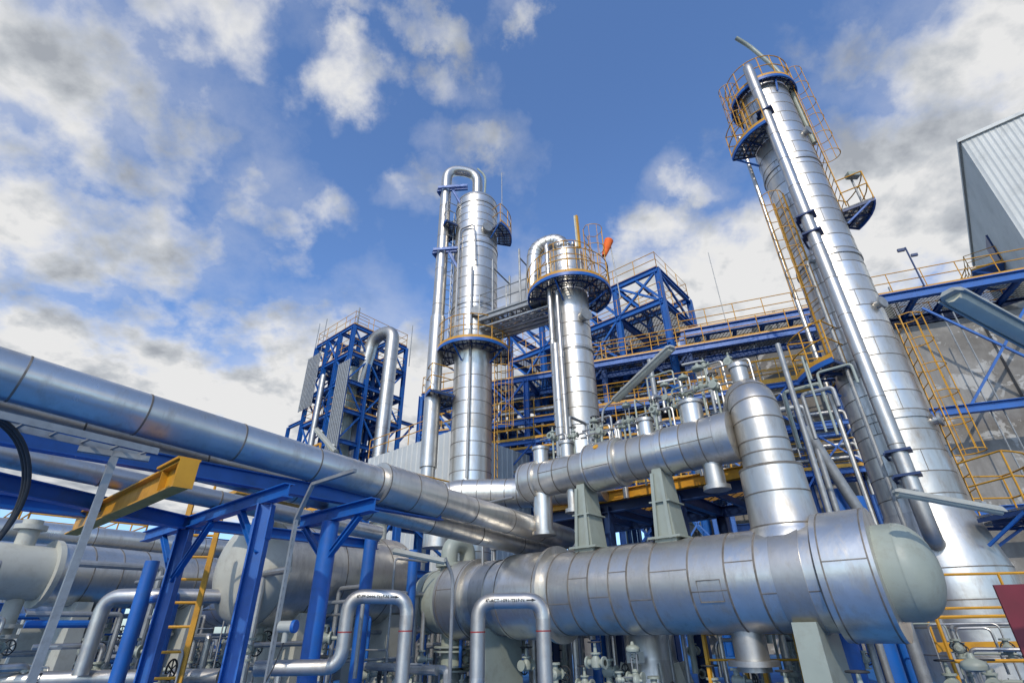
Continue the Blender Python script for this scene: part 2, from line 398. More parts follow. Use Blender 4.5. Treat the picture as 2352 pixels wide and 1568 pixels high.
# ---------------------------------------------------------------- centre column
def column_centre():
    cx,cy=2.05,15.0
    t=T('distillation_column','short silver column with yellow-railed ring platform near its top','column',(cx,cy,0))
    rl=[x*.5+.8 for x in range(19)]
    m=M(); m.lathe((cx,cy,0),(cx,cy,1),[(0,.62)]+[(z,.62) for z in rl]+[(10.2,.62),(10.5,.64),(12.9,.64)]+dome(12.9,.64,.3),CLAD,64)
    for z in rl+[11.6,12.4]: m.cyl((cx,cy,z-.011),(cx,cy,z+.011),.627 if z<10.4 else .647,SEAM,n=64)
    for z in (8.9,6.3): m.cyl((cx,cy,z-.05),(cx,cy,z+.05),.65,CLAD2,n=64)
    t.add('shell',m)
    arc_platform(t,(cx,cy),.68,1.45,150,400,11.15)
    m=M()
    for z in(12.3,12.9): m.arc((cx,cy),1.0,170,350,z,.016,YEL)
    for k in range(9):
        a=math.radians(170+k*22.5); m.line([(cx+math.cos(a),cy+math.sin(a),11.2),(cx+math.cos(a),cy+math.sin(a),12.9)],.014,YEL,5)
    t.add('upper_guard_rail',m)
    m=M()
    m.pipe([(1.30,14.35,4),(1.30,14.35,13.1),(1.7,14.6,13.1)],.085,CLAD2,.2,14,1.3)
    m.pipe([(1.54,14.25,4.6),(1.54,14.25,10.9)],.075,CLAD2,.2,14,1.3)
    m.pipe([(1.38,14.3,4.4),(1.38,14.3,8.0),(1.38,14.3,8.9)],.12,CLAD2,.2,14,1.1)
    t.add('riser_pipe',m)
    m=M(); m.pipe([(2.05,15.0,13.0),(1.85,15.1,13.9),(.95,15.4,13.75),(.75,15.6,11.2)],.29,CLAD,.75,28,0,True); t.add('overhead_duct',m)
    d=V((.5,-.86,0)); c=V((cx,cy,10.0)); m=M(); m.cyl(c+d*.5,c+d*.82,.17,CLAD2); m.cyl(c+d*.8,c+d*.86,.22,GALV); t.add('manway',m)
    m=M(); ladder(m,(2.85,14.9),11.2,14.0,(.8,-.5,0),c0=1.0,cr=.38,tk=.013); t.add('caged_ladder',m)
    m=M(); m.line([(2.45,14.3,11.2),(2.45,14.3,13.2)],.03,GALV); m.bar((2.45,14.3,12.8),(2.45,14.3,14.3),.10,.12,YEL); m.bar((2.39,14.24,12.8),(2.39,14.24,14.25),.07,.05,LENS); t.add('light_fitting',m)
    for k in range(7):
        a=math.radians(200+k*25); x=cx+.45*math.cos(a); y=cy+.45*math.sin(a)
        m=M(); m.cyl((x,y,12.7),(x,y,13.2+.1*(k%3)),.05,CLAD2,n=12); m.cyl((x,y,13.15),(x,y,13.20),.09,GALV,n=12); t.add('nozzle',m)
    t=T('windsock','orange windsock hanging from a thin grey pole','windsock',(3.85,15.0,11))
    m=M(); m.line([(3.84,15,11.1),(3.74,15,13.7)],.022,GALV); t.add('pole',m)
    m=M(); m.lathe((3.72,15,13.70),(3.42,14.9,12.85),[(0,.14),(.02,.17),(.45,.13),(.85,.08)],ORANGE,16,False); t.add('sock',m)
    t=T('pipe_bridge','galvanised walkway bridge with railings joining two silver columns','bridge',(0,16.3,11.3))
    a=V((-.9,17.0,11.2)); b=V((1.7,15.5,11.2)); s=(b-a).normalized(); w=Z.cross(s)*.65
    m=M()
    for k in(-1,1): m.ibeam(a+w*k,b+w*k,.12,.22,GALV)
    n=7
    for i in range(n+1):
        p=a+(b-a)*i/n; m.bar(p-w,p+w,.05,.08,GALV)
    m.add([a-w+Z*.1,b-w+Z*.1,b+w+Z*.1,a+w+Z*.1],[[0,1,2,3]],GRATE); t.add('walkway_deck',m)
    m=M()
    for k in(-1,1): rail_path(m,[a+w*k+Z*.1,b+w*k+Z*.1],GALV,1.0,.6)
    for i in (1,3): 
        p=a+(b-a)*i/5; m.line([p-w+Z*.1,p-w+Z*2.6],.04,GALV); m.line([p+w+Z*.1,p+w+Z*2.6],.04,GALV); m.line([p-w+Z*2.2,p+w+Z*2.2],.03,GALV)
    t.add('guard_rail',m)
    m=M()
    for k in(-.8,-.4,0,.4,.8): m.pipe([a+w*k-Z*.3,b+w*k-Z*.3],.06,CLAD2)
    t.add('pipe_run',m)
column_centre()

# ---------------------------------------------------------------- front exchanger pair
VL=V((-1.13,10.9,1.5))
def vp(s,z=1.5,off=0): 
    p=VL+E1*s+E2*off; return V((p.x,p.y,z))
def text_on_pipe(txt,origin,along,r,size,name,t,arrow=True,updir=Z):
    """stencil lettering wrapped on the side of a pipe"""
    cu=bpy.data.curves.new('c','FONT'); cu.body=txt; cu.size=size; cu.align_y='CENTER'; cu.offset=size*.025
    ob=bpy.data.objects.new('c',cu); col.objects.link(ob); bpy.context.view_layer.update()
    me=bpy.data.meshes.new_from_object(ob); bpy.data.objects.remove(ob)
    along=along.normalized(); out=along.cross(updir).normalized()
    vs=[v.co.copy() for v in me.vertices]; fs=[list(p.vertices) for p in me.polygons]
    if arrow:
        x1=max(v.x for v in vs)+size*.5; o=len(vs); h=size*.5
        vs+=[V((x1,-h*.25,0)),V((x1+size*1.2,-h*.25,0)),V((x1+size*1.2,h*.25,0)),V((x1,h*.25,0)),V((x1+size*1.2,-h*.7,0)),V((x1+size*2.2,0,0)),V((x1+size*1.2,h*.7,0))]
        fs+=[[o,o+1,o+2,o+3],[o+4,o+5,o+6]]
    m=M(); R=r+.003
    m.add([origin+along*v.x+(out*math.cos(v.y/R)+updir*math.sin(v.y/R))*R for v in vs],fs,INK)
    t.add(name,m)
def side_seam(m,s0,s1,ang,r,z=1.5):
    a=math.radians(ang); d=-E2*math.cos(a)+Z*math.sin(a)
    m.bar(vp(s0,z)+d*(r+.001),vp(s1,z)+d*(r+.001),.012,.006,SEAM,d)
def exchanger():
    p=vp(0);q=vp(1)
    t=T('shell_and_tube_exchanger','large horizontal silver vessel with grey-green domed ends on saddles','heat exchanger',vp(3,0))
    m=M()
    sl=(2.6,3.0,3.35,3.7,4.0,4.35,4.9,5.38,5.75)
    prof=[(.05,.50),(.051,.67),(.66,.67),(.661,.595),(.9,.595),(1.15,.595),(1.48,.595),(1.50,.66),(2.40,.66),(2.401,.72),(2.46,.72),(2.461,.60)]
    prof+=[(x,.60) for x in sl]+[(6.43,.60),(6.431,.70),(7.0,.70),(7.001,.45)]
    m.lathe(p,q,prof,CLAD,72)
    for s_ in (.9,1.15): m.cyl(vp(s_-.01),vp(s_+.01),.602,SEAM,n=72)
    for s_ in (.12,.60): m.cyl(vp(s_-.008),vp(s_+.008),.675,SEAM,n=72)
    for s_ in (1.55,2.34): m.cyl(vp(s_-.008),vp(s_+.008),.665,SEAM,n=72)
    for s_ in sl+(6.4,): m.cyl(vp(s_-.011),vp(s_+.011),.607,SEAM,n=72)
    for s_ in (6.5,6.95): m.cyl(vp(s_-.008),vp(s_+.008),.705,SEAM,n=72)
    for i,(a,b) in enumerate(((2.6,3.0),(3.0,3.35),(3.35,3.7),(3.7,4.0),(4.0,4.35),(4.35,4.9),(4.9,5.38),(5.38,5.75),(5.75,6.4))): side_seam(m,a,b,(-18,14,-12,18)[i%4],.60)
    side_seam(m,6.5,6.95,8,.70); side_seam(m,1.55,2.34,-10,.66); side_seam(m,.12,.60,12,.67)
    t.add('shell',m)
    m=M(); m.lathe(p,q,dome(-.62,.55,.36,-1)+[(.04,.55)],GREEN,56); m.cyl(vp(-.08),vp(.03),.62,GREEN,n=56); m.cyl(vp(-.45),vp(-.44),.557,SEAM,n=56); t.add('channel_head',m)
    m=M(); m.lathe(p,q,[(6.9,.50),(7.20,.50)]+dome(7.20,.50,.30),GREEN,56); m.cyl(vp(7.19),vp(7.2),.505,GREEN,n=56); t.add('channel_head',m)
    m=M(); 
    ring=[]
    for s_,a in ((5.0,-24),(5.30,-24),(5.30,0),(5.0,0)):
        an=math.radians(a); ring.append(vp(s_)+(-E2*math.cos(an)+Z*math.sin(an))*.608)
    m.line(ring,.007,SEAM,6,loop=True)
    t.add('inspection_panel',m)
    for s_ in(6.1,1.05):
        m=M(); m.hexa(vp(s_,0),(.30,.95),vp(s_,1.02),(.26,.9),GREEN,E1); 
        m.box(vp(s_,.02),.5,1.2,.05,GREEN,E1)
        m.lathe(vp(s_-.17),vp(s_+.17),[(0,.612),(.34,.612)],CLAD2,48)
        t.add('saddle',m)
    m=M(); m.cyl(vp(-.1,1.0),vp(-.1,.15),.20,GREEN); 
    for z in(.75,.68,.45,.38): m.cyl(vp(-.1,z-.03),vp(-.1,z),.33,GREEN)
    t.add('bottom_nozzle',m)
    m=M(); m.cyl(vp(5.3,1.0),vp(5.3,.5),.2,CLAD2); m.cyl(vp(5.3,.62),vp(5.3,.56),.3,CLAD2); t.add('bottom_nozzle',m)
    m=M(); m.pipe([vp(.0,1.95,-.25),vp(.0,2.50,-.25),vp(.0,2.50,.25),vp(.0,1.8,.25)],.16,GREEN,.32,24); m.cyl(vp(.0,2.06,-.25),vp(.0,2.13,-.25),.25,GREEN,n=24); t.add('inlet_gooseneck',m)
    m=M(); m.pipe([vp(.95,2.0),vp(.95,2.55)],.03,CLAD2); m.cyl(vp(.95,2.3),vp(.95,2.33),.08,GALV); m.pipe([vp(.95,1.9,-.3),vp(.95,3.1,-.3),vp(1.7,3.1,-.3)],.025,CLAD2,.1,8);t.add('instrument_tapping',m)
    # big vertical vapour line
    m=M(); b=vp(5.98,0); X,Y=b.x+.10,b.y+.02
    m.lathe((X,Y,1.95),(X,Y,3),[(0,.50),(.10,.46),(.16,.42),(.5,.41),(.92,.40),(.93,.34)],CLAD,56)
    m.pipe([(X,Y,2.8),(X,Y,4.02),(X+.30,Y+1.0,4.02)],.335,CLAD,.62,48,0,True)
    for z in(3.05,3.22): m.cyl((X,Y,z-.009),(X,Y,z+.009),.341,SEAM,n=48)
    m.cyl((X,Y,2.09),(X,Y,2.11),.435,SEAM,n=56); m.cyl((X,Y,2.84),(X,Y,2.87),.407,SEAM,n=56)
    m.cyl((X,Y,2.5),(X,Y,2.515),.416,SEAM,n=56)
    t.add('vapour_riser',m)
    m=M(); m.cyl((X+.06,Y+.30,4.1),(X+.06,Y+.30,4.60),.13,CLAD); m.cyl((X+.06,Y+.30,4.55),(X+.06,Y+.30,4.61),.155,CLAD2); t.add('top_nozzle',m)
    # upper exchanger
    t=T('shell_and_tube_exchanger','smaller horizontal silver exchanger on tall grey-green posts above a vessel','heat exchanger',vp(3.8,2.1))
    m=M(); c=vp(0,3.4); d=vp(1,3.4)
    m.lathe(c,d,dome(1.78,.30,.12,-1)+[(1.80,.36),(2.15,.36),(2.151,.31),(2.6,.31),(2.95,.31),(3.25,.31),(3.26,.40),(3.85,.40),(3.86,.34),(4.35,.34),(4.6,.34),(4.61,.36),(5.0,.36),(5.5,.36),(5.51,.37),(5.72,.37),(5.73,.3)],CLAD,56)
    for s_ in(2.3,2.6,2.95,4.1,4.35,4.7,5.0,5.3,5.55): m.cyl(vp(s_-.008,3.4),vp(s_+.008,3.4),.316 if s_<3.2 else (.346 if s_<4.5 else .366),SEAM,n=56)
    for s_ in(3.3,3.8,1.86,2.1): m.cyl(vp(s_-.007,3.4),vp(s_+.007,3.4),.405 if s_>3 else .365,SEAM,n=56)
    side_seam(m,2.3,2.95,5,.31,3.4); side_seam(m,3.3,3.8,-15,.40,3.4); side_seam(m,4.7,5.5,-8,.36,3.4)
    t.add('shell',m)
    for s_ in(3.1,4.5):
        m=M(); m.hexa(vp(s_,2.05),(.34,.45),vp(s_,3.12),(.15,.38),GREEN,E1)
        for k in(-1,1): m.bar(vp(s_+k*.11,2.1,-.27),vp(s_+k*.07,3.05,-.22),.018,.05,GREEN,E1)
        m.box(vp(s_,2.62),.33,.50,.02,GREEN,E1); m.box(vp(s_,2.12),.50,.56,.03,GREEN,E1)
        t.add('support_post',m)
    for (s_,z0,z1,r) in((2.15,2.45,3.2,.17),(2.8,2.75,3.2,.09),(5.3,2.72,3.2,.14)):
        m=M(); m.cyl(vp(s_,z0),vp(s_,z1),r,CLAD,n=24); m.cyl(vp(s_,z0-.03),vp(s_,z0+.03),r+.05,CLAD2,n=24); t.add('bottom_nozzle',m)
    for (s_,z1,r) in((2.15,4.0,.14),(2.75,3.98,.11),(4.35,4.0,.12),(5.15,4.08,.17)):
        m=M(); m.cyl(vp(s_,3.5),vp(s_,z1),r,CLAD,n=24); m.cyl(vp(s_,z1-.05),vp(s_,z1),r+.03,CLAD2,n=24); t.add('top_nozzle',m)
    m=M(); dd=-E2*.8+Z*.6; c0=vp(3.55,3.4); m.cyl(c0+dd*.395,c0+dd*.41,.05,YEL,n=16); t.add('name_plate',m)
exchanger()

# ---------------------------------------------------------------- main pipes
def main_pipes():
    a=V((-4.27,3.8,2.92)); b=V((.445,9.9,2.58)); d=(b-a)
    t=T('insulated_pipe','thick polished aluminium-clad pipe running over a blue rack','pipe',(-2.1,6.6,2.5))
    m=M(); m.pipe([a-d*.35,b+d*.12],.205,CLAD,n=48,seam=.95); m.cyl(a+d*.515,a+d*.655,.275,CLAD,n=48)
    for k in(.517,.585,.653): m.cyl(a+d*k-d*.0008,a+d*k+d*.0008,.280,SEAM,n=48)
    t.add('pipe_run',m)
    t=T('insulated_pipe','second polished aluminium-clad pipe lying beside a thicker one','pipe',(-2.3,7.0,2.4))
    o=V((-.36,.28,-.20)); m=M(); m.pipe([a+o-d*.35,b+o+d*.14],.18,CLAD,n=48,seam=1.2); t.add('pipe_run',m)
    t=T('insulated_pipe','third smaller clad pipe on the blue rack','pipe',(-3.3,7.0,2.3))
    o=V((-.95,.75,-.35)); m=M(); m.pipe([a+o-d*.5,b+o-d*.35],.11,CLAD,n=32,seam=1.3); t.add('pipe_run',m)
    for k,(dx,z,r) in enumerate(((0,2.78,.2),(-1.2,2.6,.15))):
        m=M(); p=V((-9.65+dx,10.0,z)); e=V((-6.0+dx,14.4,z)); m.pipe([p-(e-p)*.3,e],r,CLAD,n=28,seam=1.1)
        single('insulated_pipe','silver clad pipe raised on blue posts','pipe',m)
    m=M(); m.pipe([(-1.75,12.2,2.6),(-1.75,12.2,3.78),(.2,12.0,3.72),(1.9,10.6,3.55)],.33,CLAD,.7,40,.5,True); single('insulated_pipe','large silver ribbed pipe elbow turning horizontal','pipe',m)
main_pipes()

def upipes():
    t=T('process_pipe','bare steel inverted-U pipe with stencilled line number','pipe',(-.4,6,0))
    r=.076; m=M(); m.pipe([(-.95,6.15,.42),(-.40,6.0,.42),(-.40,6.0,1.26),(.27,6.0,1.26),(.27,6.0,0)],r,CLAD2,.17,24); 
    t.add('pipe_run',m); m=M()
    for x in(-.40,.27): m.cyl((x,6,.974),(x,6,.986),r+.002,REDP,n=24)
    t.add('colour_band',m)
    text_on_pipe('4"-ACT-1091-TS1F-N',V((-.32,6.0,1.26)),V((1,0,0)),r,.045,'stencilled_line_number',t)
    t=T('process_pipe','bare steel inverted-U pipe with stencilled line number','pipe',(-1.75,6,0))
    m=M(); m.pipe([(-2.6,6.0,.70),(-1.76,6.0,.70),(-1.76,6.0,1.33),(-1.14,6.0,1.31),(-1.14,6.0,0)],.07,CLAD2,.17,24); t.add('pipe_run',m)
    m=M()
    for x in(-1.76,-1.14): m.cyl((x,6,.994),(x,6,1.006),.072,REDP,n=24)
    t.add('colour_band',m)
    text_on_pipe('6"-PF-0444-TS1F-N',V((-1.66,6.0,1.323)),V((1,0,-.03)),.07,.042,'stencilled_line_number',t)
    m=M(); m.pipe([(-6.5,9,.5),(-6.5,9,1.55),(-5.85,9,1.55),(-4.6,9.6,1.55)],.11,CLAD2,.25,20); single('process_pipe','bare steel pipe bending down to the floor','pipe',m)
    m=M(); m.pipe([(-8.5,8.6,.45),(-6.6,9.2,.45),(-4.4,9.0,.45)],.11,CLAD2,.25,20,1.2); single('process_pipe','low bare steel pipe just above the blue floor','pipe',m)
upipes()

# ---------------------------------------------------------------- blue pipe rack
def hcol(t,x,y,z,w=.2):
    m=M(); m.ibeam((x,y,0),(x,y,z),w,w,BLUE,V((1,.15,0)),t=.015); m.box((x,y,.015),w*2,w*2,.03,BLUE)
    for zz in (.1,z-.25):
        for k in(-1,1): m.box(V((x,y,zz))+V((k*w*.52,0,0)),.015,w*.9,.2,BLUE)
    for i in (-1,1):
        for j in(-1,1): m.cyl((x+i*w*.7,y+j*w*.7,.03),(x+i*w*.7,y+j*w*.7,.08),.015,GALV,n=6)
    t.add('column',m)
def rack():
    t=T('pipe_rack','blue painted steel pipe rack with diagonal braces','pipe rack',(-3,6,0))
    hcol(t,-4.3,7.0,2.2,.15); hcol(t,-2.65,5.6,2.2,.15)
    m=M(); m.cyl((-5.6,8.5,0),(-5.6,8.5,2.0),.10,BLUE,n=24); m.box((-5.6,8.5,.015),.4,.4,.03,BLUE); t.add('column',m)
    m=M(); m.cyl((-2.3,6.65,0),(-2.3,6.65,2.2),.105,BLUE,n=28); m.box((-2.3,6.65,.015),.4,.4,.03,BLUE); t.add('column',m)
    for (x,y,z,r) in((-2.4,9.0,2.5,.10),(-1.95,10.5,2.35,.09)):
        m=M(); m.cyl((x,y,0),(x,y,z),r,BLUE,n=20); t.add('column',m)
    def bm(p,q,w=.11,h=.14,nm='beam'): m=M(); m.ibeam(p,q,w,h,BLUE); t.add(nm,m)
    A=V((-4.3,7.0,2.28)); bm(A-E1*1.6,A+E1*2.6)
    B=V((-2.3,6.65,2.28)); bm(B-E1*.75,B+E1*.9,.13,.15)
    C=V((-3.82,4.7,2.50)); bm(C-E2*1.8,C+E2*4.2,.12,.17)
    D=V((-4.3,7.0,2.28)); bm(D-E2*3.0,D+E2*3.0)
    bm(V((-4.9,4.5,2.27)),V((-4.3,6.9,2.27)),.12,.16)
    for k in(-1,1): bm(V((-2.3,6.65,1.75)),V((-2.3,6.65,2.2))+E1*k*.62,.06,.07,'brace')
    for k in(-1,1): bm(V((-4.3,7.0,1.6)),V((-4.3,7.0,2.2))+E1*k*.8,.06,.07,'brace')
    bm(V((-2.65,5.6,1.7)),V((-2.65,5.6,2.2))-E1*.6,.06,.07,'brace')
    p=V((-2.74,4.24,2.17)); q=p-E1*3.4
    m=M(); m.ibeam(p,q,.13,.215,YEL,t=.016)
    for k in(.06,.42): m.bar(p-E1*k-Z*.10,p-E1*k+Z*.10,.12,.015,YEL,E1)
    m.box(p+E1*.012,.012,.15,.235,YEL,E1); m.box(p-E1*.25+Z*.125,.5,.18,.02,YEL,E1)
    single('lifting_beam','yellow steel lifting beam projecting from the rack','beam',m)
    t=T('cable_tray','galvanised cable tray on a slim channel post','cable tray',(-3.1,3.9,0))
    a=V((-3.75,2.9,2.30)); b=V((-2.98,4.1,2.30)); s=(b-a).normalized(); w=Z.cross(s)*.11
    m=M()
    for k in(-1,1): m.bar(a+w*k-s*.8,b+w*k,.012,.05,GALV,Z)
    for i in range(12): p=b-s*(i*.2+.05); m.bar(p-w,p+w,.02,.012,GALV,Z)
    t.add('tray',m)
    m=M(); m.bar((-3.12,3.9,0),(-3.12,3.9,2.26),.05,.04,GALV); m.bar((-3.3,3.75,2.24),(-2.95,4.05,2.24),.05,.04,GALV); t.add('post',m)
    m=M()
    for k in(-.7,-.2,.3): m.pipe([a-s*.8+w*k+Z*.03,b-s*.9+w*k+Z*.03,b-s*.6+w*k-Z*.4-E1*.3,b-s*.8-Z*1.2-E1*.5],.012,DARK,.3,8)
    t.add('cable',m)
    m=M(); a=V((-2.1,5.1,0)); m.bar(a,a+Z*1.95,.035,.03,GALV); m.bar(a+Z*1.95,a+Z*2.25+E1*.2,.035,.03,GALV); m.bar(a+Z*2.25+E1*.2,a+Z*2.25+E1*.9,.035,.03,GALV)
    for i in range(24): m.box(a+Z*(.3+i*.07)+V((0,-.0165,0)),.012,.003,.03,DARK)
    single('strut_post','slotted galvanised strut post bent over at the top','post',m)
    m=M(); a=V((-2.05,5.05,1.05)); m.cyl(a,a+V((.12,-.02,0)),.045,LAMPG,n=20); m.cyl(a+V((.12,-.02,0)),a+V((.15,-.025,0)),.05,BLUE,n=20); m.cyl(a+V((.06,0,-.12)),a+V((.06,0,.02)),.025,LAMPG,n=12); m.line([a+V((.06,0,-.1)),a+V((.0,.02,-.3)),a+V((-.1,.05,-.5)),a+V((-.05,.05,-1.0))],.006,DARK,6)
    single('pressure_transmitter','small grey and blue pressure transmitter on a post','instrument',m)
rack()

# ---------------------------------------------------------------- left and middle vessels
def vessels():
    t=T('horizontal_vessel','horizontal vessel with pale beige head and silver clad shell','vessel',(-8,10.5,0))
    a=V((-9.1,8.9,2.0)); b=V((-7.0,12.6,2.0)); L=(b-a).length
    m=M(); m.lathe(a,b,dome(.3,.44,.3,-1)+[(1.3,.44)],CREAM,40); d=(b-a).normalized(); m.cyl(a+d*1.22,a+d*1.31,.56,CREAM,n=40); m.cyl(a+d*.8+Z*.4,a+d*.8+Z*.85,.15,CREAM); m.cyl(a+d*.8+Z*.68,a+d*.8+Z*.76,.24,CREAM); t.add('channel_head',m)
    m=M(); m.lathe(a,b,[(1.32,.52)]+[(L,.52)]+dome(L,.52,.35),CLAD,40); seam_rings(m,a,b,1.32,L,.52,.5); t.add('shell',m)
    for k in(1.9,4.0):
        p=a+d*k; m=M(); m.hexa((p.x,p.y,0),(.3,.8),(p.x,p.y,1.55),(.25,.8),CREAM,d); t.add('saddle',m)
    for k in(1.0,2.3,3.6):
        p=a+d*k; m=M(); m.cyl(p,p-Z*1.5,.13,CLAD2 if k>1.1 else CREAM); m.cyl(p-Z*.8,p-Z*.86,.24,CREAM);m.cyl(p-Z*.95,p-Z*1.01,.24,CREAM); t.add('nozzle',m)
    t=T('horizontal_vessel','big horizontal vessel with rounded pale end and clad shell','vessel',(-4,12,0))
    a=V((-4.75,9.3,1.95)); b=V((-2.9,12.4,1.95)); d=(b-a).normalized(); L=(b-a).length
    m=M(); m.lathe(a,b,dome(.35,.84,.42,-1)+[(.5,.84)],CREAM,48); t.add('end_cap',m)
    m=M(); m.lathe(a,b,[(.5,.86),(L,.86)]+dome(L,.86,.4),CLAD,48); seam_rings(m,a,b,.5,L,.86,.6); t.add('shell',m)
    for k in(1.2,3.4):
        p=a+d*k; m=M(); m.hexa((p.x,p.y,0),(.35,1.2),(p.x,p.y,1.3),(.3,1.2),CREAM,d); t.add('saddle',m)
    for k in(.9,2.2,3.3):
        p=a+d*k; m=M(); m.cyl(p+Z*.7,p+Z*1.5,.16,CREAM); m.cyl(p+Z*1.2,p+Z*1.27,.26,CREAM); t.add('nozzle',m)
    t=T('vertical_vessel','vertical silver vessel with conical skirt marked E-1','vessel',(2.15,9.7,0))
    m=M(); m.lathe((2.15,9.7,0),(2.15,9.7,1),[(0,.46),(.5,.42),(.55,.40),(1.9,.40)]+dome(1.9,.4,.2),CLAD,40); seam_rings(m,(2.15,9.7,0),(2.15,9.7,1),.5,1.9,.4,.45); t.add('shell',m)
    for k in range(5):
        a=math.radians(190+k*40); c=V((2.15,9.7,0)); dd=V((math.cos(a),math.sin(a),0)); m=M(); m.bar(c+dd*.6,c+dd*.44+Z*.5,.02,.16,CREAM,dd); t.add('skirt_gusset',m)
    bd=M(); bd.box((1.78,9.10,.60),.26,.012,.14,CREAM); bd.bar((1.78,9.11,.6),(1.85,9.4,.6),.02,.02,GREEN); t.add('tag_plate',bd)
    cu=bpy.data.curves.new('c','FONT'); cu.body='E-1'; cu.size=.12; ob=bpy.data.objects.new('c',cu); col.objects.link(ob); bpy.context.view_layer.update()
    me=bpy.data.meshes.new_from_object(ob); bpy.data.objects.remove(ob)
    m=M(); m.add([V((1.69,9.09,.56))+V((v.co.x,0,v.co.y)) for v in me.vertices],[list(p.vertices) for p in me.polygons],INK); t.add('tag_lettering',m)
    for (x,y,z,r,ln) in((-13.5,15.5,1.9,.7,5.5),(-7.2,17.2,1.6,.6,4.5),(-11.2,19.5,2.0,.8,6)):
        a=V((x,y,z)); b=a+E1*ln; t=T('horizontal_vessel','distant silver horizontal vessel on pale saddles','vessel',(x,y,0)); m=M(); m.lathe(a,b,dome(0,r,.4,-1)+[(x_*ln/6,r) for x_ in range(1,6)]+dome(ln,r,.4),CLAD,36); seam_rings(m,a,b,0,ln,r,.8); t.add('shell',m)
        for k in(.2,.8):
            p=a+(b-a)*k; m=M(); m.hexa((p.x,p.y,0),(.4,1.0),(p.x,p.y,z-.4),(.3,1.0),CREAM,E1); t.add('saddle',m)
vessels()

# ---------------------------------------------------------------- steel frames
def frame(name,label,cat,O,ux,uy,nx,ny,dx,dy,levels,mt,cw=.22,rails=(),brace=True,decks=(),z0=0):
    t=T(name,label,cat,(O[0],O[1],0)); O=V((O[0],O[1],0))
    for i in range(nx+1):
        for j in range(ny+1):
            p=O+ux*dx*i+uy*dy*j; m=M(); m.ibeam(p+Z*z0,p+Z*levels[-1],cw,cw,mt,ux); t.add('column',m)
    for lv in levels:
        m=M()
        for j in range(ny+1): m.ibeam(O+uy*dy*j+Z*lv,O+ux*dx*nx+uy*dy*j+Z*lv,cw*.7,cw*1.1,mt)
        for i in range(nx+1): m.ibeam(O+ux*dx*i+Z*lv,O+ux*dx*i+uy*dy*ny+Z*lv,cw*.7,cw*1.1,mt)
        t.add('floor_beams',m)
    if brace:
        m=M(); lv=[z0]+list(levels); bw=cw*.4
        for k in range(len(lv)-1):
            for i in range(nx):
                if (i+k)%2==0 or nx==1:
                    a=O+ux*dx*i; b=O+ux*dx*(i+1)
                    m.bar(a+Z*lv[k],b+Z*lv[k+1],bw,bw,mt); m.bar(b+Z*lv[k],a+Z*lv[k+1],bw,bw,mt)
            for j in range(ny):
                for e in(0,nx):
                    a=O+uy*dy*j+ux*dx*e; b=O+uy*dy*(j+1)+ux*dx*e
                    if (j+k)%2==0: m.bar(a+Z*lv[k],b+Z*lv[k+1],bw,bw,mt)
                    else: m.bar(b+Z*lv[k],a+Z*lv[k+1],bw,bw,mt)
        t.add('bracing',m)
    for lv in decks:
        m=M(); c=[O,O+ux*dx*nx,O+ux*dx*nx+uy*dy*ny,O+uy*dy*ny]; m.add([p+Z*(lv+.13) for p in c],[[0,1,2,3]],GRATE)
        n=int(dx*nx/.9)
        for i in range(1,n): p=O+ux*dx*nx*i/n+Z*lv; m.bar(p,p+uy*dy*ny,.06,.12,mt)
        t.add('floor_grating',m)
    for lv in rails:
        m=M(); c=[O,O+ux*dx*nx,O+ux*dx*nx+uy*dy*ny,O+uy*dy*ny]; rail_path(m,[p+Z*(lv+.13) for p in c],YEL,1.05,1.3,closed=True); t.add('guard_rail',m)
    return t
